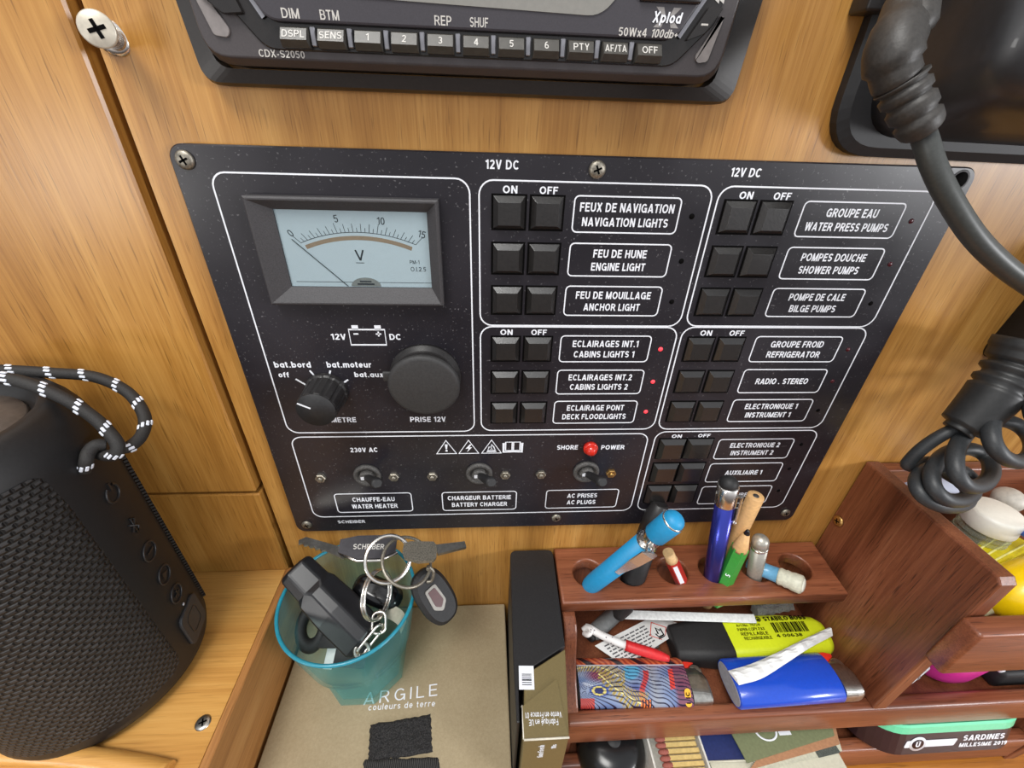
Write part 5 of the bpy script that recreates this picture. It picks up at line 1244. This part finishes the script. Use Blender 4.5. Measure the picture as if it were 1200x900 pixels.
# braided carrying cord, black with white flecks
rope = plain('cord_black', srgb(34, 32, 31), rough=0.7, noise=0.4, nscale=300, bumpy=0.4)
fleck = plain('cord_fleck', srgb(214, 218, 228), rough=0.5)
dk = DEP((-40, -38, -98))
cords = [[(-30, 433, 158), (10, 434, 161), (60, 437, 165), (112, 442, 168), (150, 460, 169), (169, 487, 167), (166, 510, 163), (150, 524, 158), (136, 524, 155)],
         [(-30, 441, 147), (10, 444, 148), (40, 452, 149), (75, 467, 151), (108, 488, 153), (128, 507, 154), (138, 522, 154), (134, 533, 154), (118, 532, 156), (110, 524, 157)],
         [(124, 521, 155), (112, 522, 153), (104, 530, 152), (101, 540, 151), (98, 552, 152)]]
fl = MB()
for ci, c_ in enumerate(cords):
    P = spline([OD(*p) for p in c_], 8)
    mb = MB(); mb.tube(P, 2.15, n=12); mb.build('carrying_cord', rope, spk)
    acc = 0; k = 0
    for i in range(1, len(P)):
        acc += (P[i] - P[i - 1]).length
        if acc > 10.5:
            acc = 0; t_ = (P[i] - P[i - 1]).normalized(); vv = (CAM_C - P[i]); vv = (vv - t_ * vv.dot(t_)).normalized(); s_ = t_.cross(vv)
            for j in range(4):
                th = -1.1 + j * 0.72; d = vv * math.cos(th) + s_ * math.sin(th); pp = P[i] + d * 2.15 + t_ * (j - 1.5) * 0.75 * (1 if ci != 2 else 0.6)
                fl.box(-1.0, 1.0, -0.5, 0.5, -0.35, 0.25, bev=0.2, seg=1, M=frame(pp, d, t_))
o = fl.build('reflective_flecks', fleck, spk); o['label'] = 'white flecks woven into the cord'

# ================================================================== BLACK HOUSING, PLUG AND LEAD (upper right)
hs_black = plain('housing_black', srgb(26, 26, 29), rough=0.42, spec=0.9, coat=0.15, noise=0.2, nscale=60)
hs = thing('instrument_housing', 'big black moulded instrument housing mounted on the oak above the panel\'s right end', 'instrument housing', (275, 0, 40))
fl_ = rpoly([(222.3, 2.8), (362, 0.9), (362, 110), (222.3, 110)], [17, 4, 4, 10], 8)
fi_ = rpoly([(225.3, 5.6), (360, 3.9), (360, 108), (225.3, 108)], [15, 4, 4, 9], 8)
mb = MB(); mb.loft([lift(fl_, -0.1), lift(fl_, -3.6), lift(fi_, -5.2)]); mb.build('flange', plain('flange_black', srgb(24, 24, 26), rough=0.55, noise=0.2), hs, bevel=0.4)
def bl(x0, z0, y, r): return lift(rpoly([(x0, z0), (345, z0 - 2), (345, 120), (x0, 120)], [r, 4, 4, r], 8), y)
mb = MB(); mb.loft([bl(231, 8.5, -5.0, 16), bl(231.5, 9.5, -8, 16), bl(233, 13, -22, 16), bl(234.5, 16, -33, 16), bl(236.5, 18.5, -38, 15), bl(241, 22.5, -41.2, 13), bl(250, 30, -42.6, 10)], smooth=True); mb.build('raised_cover', hs_black, hs)
plug_blk = plain('plug_black', srgb(52, 49, 46), rough=0.5, noise=0.25, nscale=120, bumpy=0.15)
pl = thing('plug_lead', 'black right-angle plug with ribbed relief and thick cable hanging over the panel corner', 'cable', OD(1045, 60, 118))
mb = MB()
P = [OD(1070, -30, 110), OD(1066, 0, 108), OD(1056, 32, 106), OD(1046, 62, 105), OD(1049, 88, 106), OD(1056, 104, 107)]
mb.tube(spline(P, 6), [5.4] * 4 + [5.7] * 4 + [6.4] * 6 + [7.1] * 8 + [6.0] * 5 + [4.7] * 4, n=20, flat=0.85); bd = mb.build('plug_body', plug_blk, pl)
mb = MB(); mb.tube([OD(1076, -25, 106), OD(1077, 2, 104), OD(1075, 26, 103), OD(1068, 40, 102)], [3.8, 4.2, 4.0, 2.6], n=14); mb.build('latch', plug_blk, bd)
mb = MB(); P = spline([OD(1056, 96, 106), OD(1064, 116, 107), OD(1075, 140, 108), OD(1079, 148, 109)], 8); rr_ = []
for i in range(len(P)):
    f = i / (len(P) - 1); rr_.append((5.6 - 0.9 * f) * (0.84 if (i % 6) in (2, 3) and f < 0.75 else 1.0))
mb.tube(P, rr_, n=20); mb.build('strain_relief', plug_blk, pl)
mb = MB(); P = spline([OD(1074, 136, 111), OD(1084, 164, 110), OD(1094, 195, 111), OD(1112, 232, 113), OD(1140, 275, 116), (OD(1172, 308, 119)), OD(1210, 336, 122), OD(1270, 372, 126), OD(1380, 420, 134), OD(1560, 470, 146), OD(1900, 520, 160)], 8)
mb.tube(P, 2.75, n=16); mb.build('cable', plain('cable_grey', srgb(58, 60, 58), rough=0.42, noise=0.15, nscale=120), pl)
# small socket corner above the plug
tb = thing('mounting_clip', 'small black clip at the top left corner of the instrument housing', 'clip', OY(1028, 2, -6))
p = OY(1028, 4, -7); mb = MB(); mb.box(p.x - 3.6, p.x + 4, -8.5, -0.1, p.z - 2, p.z + 14, bev=0.8); mb.build('clip_body', blk_plastic, tb)
mb = MB(); mb.tube([(p.x + 1.6, -8.6, p.z - 1), (p.x + 2.8, -8.6, p.z + 10)], 0.7, n=8); mb.build('clip_highlight', steel_old, tb)  # the highlight on the black clip, built in as a pale metal rod

# ================================================================== COILED CORD AND ITS SOCKET (right edge)
sk = thing('cord_socket', 'black rounded handset holder on the oak at the right, above the coiled cord', 'handset holder', OY(1190, 380, -10))
mb = MB()
c_ = OY(1238, 406, -14)
mb.loft([[(c_.x + x, y, c_.z + z) for x, z in rpoly([(-14 * s_, -12 * s_), (30, -12 * s_), (30, 46 * s_), (-5 * s_, 46 * s_)], 8 * s_, 6)] for y, s_ in ((-0.1, 1.08), (-18, 1.05), (-26, 0.95), (-29, 0.78))], smooth=True); mb.build('holder_body', blk_matt, sk)
cg = thing('coiled_cord', 'grey-black coiled rubber cord with ribbed end hanging over the right compartment', 'cord', OD(1112, 560, 195))
crd = plain('cord_rubber', srgb(46, 48, 50), rough=0.48, noise=0.2, nscale=140, bumpy=0.1)
P = [OD(1208, 402, 172), OD(1189, 431, 175), OD(1162, 465, 178), OD(1138, 490, 181), OD(1121, 505, 183)]
Q = spline(P, 10); rr_ = []
for i in range(len(Q)):
    f = i / (len(Q) - 1); r_ = 11.5 if f < 0.1 else 11.2 - 3.6 * f
    if 0.22 < f < 0.45 and i % 4 in (1, 2): r_ *= 0.82
    if f > 0.9: r_ = 5.4
    rr_.append(r_)
mb = MB(); mb.tube(Q, rr_, n=20); mb.build('ribbed_end', plain('relief_black', srgb(36, 36, 36), rough=0.45, noise=0.2), cg)
right = Vector(_right); upv = (-_down * 0.86 + _fwd * 0.50).normalized()
# each turn of the coil: centre, half width, half height, distance from the viewer
Cs = [(1103, 573, 34, 19, 194), (1115, 563, 29, 23, 190), (1140, 540, 29, 30, 185), (1188, 506, 38, 33, 180), (1238, 478, 38, 31, 176), (1286, 448, 38, 31, 171)]
def cpos(t):
    t = max(0, min(len(Cs) - 1.001, t)); i = int(t); f = t - i
    a, b_ = Cs[i], Cs[i + 1]; return [a[k] + (b_[k] - a[k]) * f for k in range(5)]
P = [OD(1124, 500, 184), OD(1100, 512, 187), OD(1080, 526, 191), OD(1067, 539, 195), OD(1064, 545, 197), OD(1074, 546, 199), OD(1092, 542, 200)]
hel = []
for i in range(int(5.3 * 36)):
    th = i / 36; cx_, cy_, rx_, ry_, d_ = cpos(th - 0.5)
    ang = math.radians(95) - 2 * PI * th; tl_ = math.radians(18)
    ex, ey = rx_ * math.cos(ang), -ry_ * math.sin(ang)
    hel.append(OD(cx_ + ex * math.cos(tl_) - ey * math.sin(tl_), cy_ + ex * math.sin(tl_) + ey * math.cos(tl_), d_ + 9 * math.sin(ang + 0.3)))
path = spline(P + [hel[1], hel[4]], 6)[:-1] + hel[4:]
mb = MB(); mb.tube(path, [2.5 + 0.55 * min(1, i / 50) for i in range(len(path))], n=12); mb.build('coil', crd, cg)

# ================================================================== RIGHT HAND COMPARTMENTS OF THE RACK
UF = -200.8
jc = (363.0, -31.0)
jar = thing('glass_jar', 'small glass jar with plain white screw cap behind the mahogany divider', 'jar', (jc[0], jc[1], UF))
M = Matrix.Translation((jc[0], jc[1], 0))
mb = MB(); mb.lathe([(13, UF), (14.6, UF + 1.5), (14.8, -180), (13.5, -174), (10.6, -169.5), (10.2, -168), (10.9, -167.4), (10.2, -166.6), (10.2, -165), (10.9, -164.4), (10.2, -163.6), (10.2, -159)], M=M, n=40); mb.build('jar_body', glassy('jar_glass', (0.86, 0.9, 0.82, 1), 0.18, 0.06, (0.6, 0.62, 0.5, 1)), jar)
mb = MB(); mb.lathe([(10.9, -161), (11.2, -160.6), (10.9, -153), (10.4, -151.6), (9.6, -151.2), (0, -151.2)], M=M, n=44); mb.build('screw_cap', plain('cap_cream', srgb(232, 230, 220), rough=0.4, noise=0.03), jar)
t = thing('white_tube', 'pale bluish white tube lying at the back of the right compartment', 'tube', OZ(1075, 560, -155))
a, c_ = OZ(1062, 572, -160), OZ(1114, 566, -152); ax = (c_ - a).normalized(); L = (c_ - a).length
M = frame(a, ax); mb = MB(); mb.lathe([(6.2, -14), (7.0, -12), (7.0, L + 1)] + [(7 * math.cos(PI / 2 * k / 5), L + 1 + 5 * math.sin(PI / 2 * k / 5)) for k in range(1, 6)], M=M, n=28); mb.build('tube_body', plain('tube_white', srgb(214, 220, 238), rough=0.35, noise=0.03), t)
mb = MB(); mb.lathe([(7.3, -22), (7.5, -21), (7.5, -12)], M=M, n=28); mb.build('tube_cap', blk_gloss, t)
t = thing('white_card', 'white card edge standing against the back of the divider', 'card', (324, -16, -170))
mb = MB(); mb.prism([(322.2, -9, UF), (322.2, -30, UF), (322.2, -31, -152), (322.2, -9, -148.5)], (1.2, 0, 0)); mb.build('sheet', plain('card_white', srgb(222, 224, 232), rough=0.5), t)
t = thing('grey_stopper', 'pale grey rounded stopper behind the white jar cap', 'stopper', (384, -20, UF))
p = OZ(1185, 577, -151); mb = MB(); mb.lathe([(5.2, UF), (6.0, UF + 2), (6.0, -160), (7, -156)] + [(7 * math.cos(PI / 2 * k / 6), -156 + 6 * math.sin(PI / 2 * k / 6)) for k in range(1, 7)], M=Matrix.Translation((p.x + 2, p.y, 0)), n=28); mb.build('stopper_body', plain('stopper_grey', srgb(188, 182, 172), rough=0.5), t)
# yellow folder with clear sleeves
t = thing('yellow_packet', 'translucent yellow plastic packet with pale ribs standing beside the glass jar', 'packet', (352, -55, UF))
pk = plain('packet_yellow', srgb(206, 190, 26), rough=0.25, noise=0.08, coat=0.3)
q = [OZ(1130, 648, -168), OZ(1172, 617, -168), OZ(1215, 640, -168), OZ(1165, 665, -168)]
mb = MB(); mb.prism([(p.x, p.y, UF) for p in q], (0, 0, -168 - UF), bev=0.8, seg=1); mb.build('packet_body', pk, t)
mb = MB()
for f in (0.2, 0.5, 0.8):
    a, c_ = q[0].lerp(q[3], f), q[1].lerp(q[2], f); mb.tube([a + Vector((0, 0, .3)), c_ + Vector((0, 0, .3))], 0.5, n=6)
mb.build('rib', plain('rib_pale', srgb(226, 220, 130), rough=0.3), t)
for i, (a_, c_, m_, lab, nm) in enumerate((((1176, 610, -160), (1235, 645, -150), plain('stick_blue', srgb(44, 84, 160), rough=0.3), 'thin dark blue stick with silver edge beside the jar cap', 'blue_stick'),
                                 ((1182, 604, -158), (1240, 632, -148), plain('stick_white', srgb(214, 214, 220), rough=0.25, metal=0.4), 'thin silvery stick lying next to the dark blue stick', 'silver_stick'))):
    a, c_ = OZ(*a_), OZ(*c_); t = thing(nm, lab, 'stick', a); ax = (c_ - a).normalized()
    mb = MB(); mb.lathe([(1.2, 0), (1.9, 1), (1.9, (c_ - a).length)], M=frame(a, ax), n=14); mb.build('shaft', m_, t)
    mb = MB(); mb.lathe([(2.0, 8), (2.1, 8.4), (2.1, 10), (2.0, 10.4)], M=frame(a, ax), n=14); mb.build('band', chrome, t)
# bright yellow squeeze bottle
t = thing('yellow_bottle', 'bulbous bright yellow plastic bottle behind the front corner of the divider', 'bottle', (341, -58, UF))
yb = plain('bottle_yellow', srgb(246, 206, 14), rough=0.28, noise=0.03, coat=0.2)
a, c_ = OZ(1150, 712, -182), OZ(1205, 690, -170); ax = (c_ - a).normalized(); L = (c_ - a).length
M = frame(a, ax); mb = MB(); mb.lathe([(3.2, 2), (5.5, 3.5), (9.5, 7), (11.8, 12), (12.6, 18), (12.2, 26), (11, 34), (9, 40)], M=M, n=36); mb.build('bottle_body', yb, t)
mb = MB(); mb.lathe([(2.4, -6), (3.4, -5), (3.6, 2.6)], M=M, n=24); mb.build('nozzle', plain('nozzle_beige', srgb(196, 186, 150), rough=0.5), t)
# things in the middle compartment behind the lower rail
t = thing('pink_packet', 'bright pink plastic object below the upper rail of the rack', 'packet', (352, -58, -264))
mb = MB(); a = OZ(1116, 797, -262); mb.loft([[(a.x + x, a.y + 7.5 + y, -264 + z) for x, y in oval(w, h, 2.4, 30)] for w, h, z in ((26, 14, 0.2), (32, 20, 4), (36, 24, 20), (34, 22, 40), (26, 14, 50))], smooth=True); mb.build('packet_body', plain('hot_pink', srgb(214, 52, 150), rough=0.35, noise=0.04), t)
t = thing('white_nozzle', 'small white plastic tip poking out beside the divider foot', 'nozzle', OZ(1062, 797, -250))
a, c_ = OZ(1056, 799, -249), OZ(1072, 786, -246); mb = MB(); mb.lathe([(1.5, 0), (2.8, 1), (3.2, 5), (3.2, 18)], M=frame(a, c_ - a), n=16); mb.build('tip', plain('tip_white', srgb(216, 222, 226), rough=0.35), t)
mb = MB(); mb.lathe([(3.4, 8), (3.6, 8.4), (3.6, 9.6), (3.4, 10)], M=frame(a, c_ - a), n=16); mb.build('collar', silver_p, t)
t = thing('black_pouch', 'black item with white trim at the right end of the middle compartment', 'pouch', OZ(1185, 800, -250))
a = OZ(1168, 806, -260); mb = MB(); mb.box(a.x, a.x + 44, -64, -20, -263.9, -249, bev=2.5, M=Matrix.Translation((0, 0, 0))); mb.build('pouch_body', blk_matt, t)
mb = MB(); mb.box(a.x - 1, a.x + 2.5, -62, -40, -251, -248.4, bev=0.8); mb.box(a.x + 14, a.x + 32, -62, -44, -249.2, -248.2, bev=0.3); mb.build('trim', plain('trim_white', srgb(216, 216, 220), rough=0.4), t)

# ================================================================== BOTTOM SHELF OF THE RACK
t = thing('rubber_stopper', 'round black rubber stopper on the bottom rail at the rack\'s left', 'stopper', (175, -70, -306))
M = Matrix.Translation((175, -71.5, 0))
mb = MB(); mb.lathe([(10, -306.3), (16, -305.8), (19, -301), (19.6, -296), (18, -290), (14, -286.2), (9.4, -284.6), (5, -284.2), (0, -284.2)], M=M, n=48); mb.build('ring_body', plain('stopper_black', srgb(22, 22, 23), rough=0.24, noise=0.1), t)
mb = MB(); mb.lathe([(4.2, -284.5), (3.8, -283.9), (0, -283.8)], M=M, n=32); mb.build('centre', blk_matt, t)
# open matchbox
mbx = thing('matchbox', 'open white matchbox with brown-headed matches on the bottom rail', 'matchbox', (208, -80, -300))
tray_w = plain('tray_card', srgb(206, 204, 196), rough=0.7)
mb = MB(); z0, z1 = -303, -284.5
mb.box(193.6, 224.5, -108, -60, z0, z0 + 0.8); mb.box(193.6, 194.6, -108, -60, z0, z1 + 1); mb.box(223.5, 224.5, -108, -60, z0, z1); mb.box(193.6, 224.5, -60.8, -60, z0, z1); mb.build('tray', tray_w, mbx)
mhead = plain('match_head', srgb(150, 84, 72), rough=0.8, noise=0.2, nscale=200); mwood = plain('match_wood', srgb(206, 178, 112), rough=0.7)
def match(y, z):
    h = MB(); h.lathe([(0.6, 0), (1.35, 1.2), (1.5, 3), (1.3, 5.5)], M=frame((199.0, y, z), (1, 0, 0)), n=10); s_ = MB(); s_.box(204, 222, y - 1.0, y + 1.0, z - 0.95, z + 0.95)
    tt = thing('match', 'pale wooden match with brown head lying in the open matchbox', 'match', (199, y, z), 'matches in the open matchbox')
    s_.build('stick', mwood, tt); h.build('head', mhead, tt); return tt
m0 = match(-72.0, -286.6)
def clone(o, loc):
    r = o.copy(); COL.objects.link(r); r.location = loc
    for ch in list(o.children):
        c_ = ch.copy(); COL.objects.link(c_); c_.parent = r
    return r
for i in range(1, 11):
    clone(m0, Vector((199 + random.uniform(-.5, .5), -72 - i * 2.9, -286.6 + random.uniform(-.2, .2))) * S)
# pale notebook and the cards on it
t = thing('pale_notebook', 'stack of pale cream paper on the bottom rail under the green card', 'notebook', (266, -70, -296))
cream = plain('cream_paper', srgb(196, 192, 172), rough=0.7, noise=0.06)
for k in range(5):
    mb = MB(); mb.box(226 + k * 0.4, 303 + 0.6 * math.sin(k * 2), -106 + k * 0.5, -50, -306.2 + k * 3.2, -303.4 + k * 3.2, bev=0.3, seg=1); mb.build('page_block', cream, t)
def card(name, lab, q, z, m, th=0.7):
    P = [OZ(x, y, z) for x, y in q]; tt = thing(name, lab, 'card', P[0]); mb = MB(); mb.prism([(p.x, p.y, z - th) for p in P], (0, 0, th), bev=0.0); mb.build('sheet', m, tt); return tt, P
t, P = card('blue_card', 'dark blue card partly under the green card on the pale paper', [(808, 830), (866, 830), (880, 890), (828, 892)], -289.0, plain('card_navy', srgb(34, 46, 96), rough=0.45))
mb = MB(); mb.tube([P[3] + Vector((0, -.3, 0)), P[2] + Vector((0, -.3, 0))], 0.5, n=6); mb.build('pale_border', cream, t)
t, P = card('green_card', 'grey-green card with a pale ring and bar on top of the stack', [(836, 820), (965, 812), (978, 862), (876, 894)], -286.8, plain('card_green', srgb(114, 120, 86), rough=0.6, noise=0.1))
mb = MB(); c_ = OZ(897, 856, -286.8); mb.torus(4.6, 0.5, M=Matrix.Translation(c_) @ Matrix.Diagonal((1.3, 1, 0.4, 1)), n=30, k=6); mb.build('ring_emblem', ink, t)
c_ = OZ(919, 858, -286.8); mb = MB(); mb.box(-3.6, 3.6, -1.4, 1.4, 0, 0.1, M=frame(c_, (0, 0, 1), (1, 0, 0))); mb.build('white_bar', ink, t)
t, P = card('tan_card', 'tan brown strip of card below the green card', [(940, 820), (972, 820), (984, 872), (878, 902)], -288.0, plain('card_tan', srgb(168, 122, 88), rough=0.6))
t, P = card('stamp_sheet', 'pale printed sheet with a small dark stamp at the stack\'s right end', [(880, 866), (982, 864), (987, 880), (885, 905)], -288.95, plain('sheet_pale', srgb(186, 186, 166), rough=0.6), 0.3)
mb = MB(); c_ = OZ(970, 878, -288.9); mb.box(-8, 6, -2.6, 3.2, 0, 0.12, M=frame(c_, (0, 0, 1), (1, 0.12, 0))); mb.build('stamp', plain('stamp_dark', srgb(74, 80, 74), rough=0.6, noise=0.5, nscale=300), t)
# sardine tin
tin = thing('sardine_tin', 'dark sardine tin with mint green lid edge on the bottom rail at right', 'tin', (375, -74, -300))
M = Matrix.Translation((376, -56.0, -296.3)) @ Matrix.Rotation(math.radians(-17), 4, 'X')
def tl(w, d, r, z): return [(x, y, z) for x, y in rrect(w, d, r, 8)]
tin_d = plain('tin_wrap_dark', srgb(48, 30, 34), rough=0.35, noise=0.1)
mb = MB(); mb.loft([tl(96, 44, 18, -12), tl(98, 46, 19, -11), tl(98, 46, 19, 5.5)], M=M); mb.build('tin_body', tin_d, tin)
mb = MB(); mb.loft([tl(98.6, 46.6, 19.3, 5.2), tl(98.8, 46.8, 19.4, 10), tl(97, 45, 19, 11), tl(93, 41, 17, 10.4)], M=M); mb.build('lid', plain('lid_mint', srgb(106, 206, 160), rough=0.3, noise=0.03), tin)
MT = M @ Matrix.Translation((0, -23.15, -2.6)) @ Matrix.Rotation(PI / 2, 4, 'X')
for s_, x, z, w, h in (('SARDINES', 19, 2.4, 26, 4.2), ('MILLESIME 2019', 20, -3.0, 30, 3.0)):
    mb = MB(); mb.text(s_, MT @ Matrix.Translation((x, z, 0)), width=w, height=h, bold=0.05); mb.build('lettering', ink, tin)
mb = MB(); mb.prism([(x - 16, y, 0) for x, y in rpoly([(-14, -2.6), (17, -2.6), (18.5, 2.4), (-13, 2.4)], 1)], (0, 0, 0.2), M=MT); mb.lathe([(5.2, 0), (5.2, 0.3), (0, 0.3)], M=MT @ Matrix.Translation((-22, 0, 0)), n=28); em = mb.build('emblem', ink, tin)
mb = MB(); mb.lathe([(3.6, 0.3), (3.6, 0.4), (0, 0.4)], M=MT @ Matrix.Translation((-22, 0, 0)), n=28); mb.build('emblem_disc', tin_d, em)
mb = MB(); mb.text('U', MT @ Matrix.Translation((-22, 0, 0.42)), height=4.0, bold=0.05); mb.build('lettering', ink, em)

# ------------------------------------------------------------------ tidy the helper property
for o in bpy.data.objects:
    if '_base' in o.keys(): del o['_base']
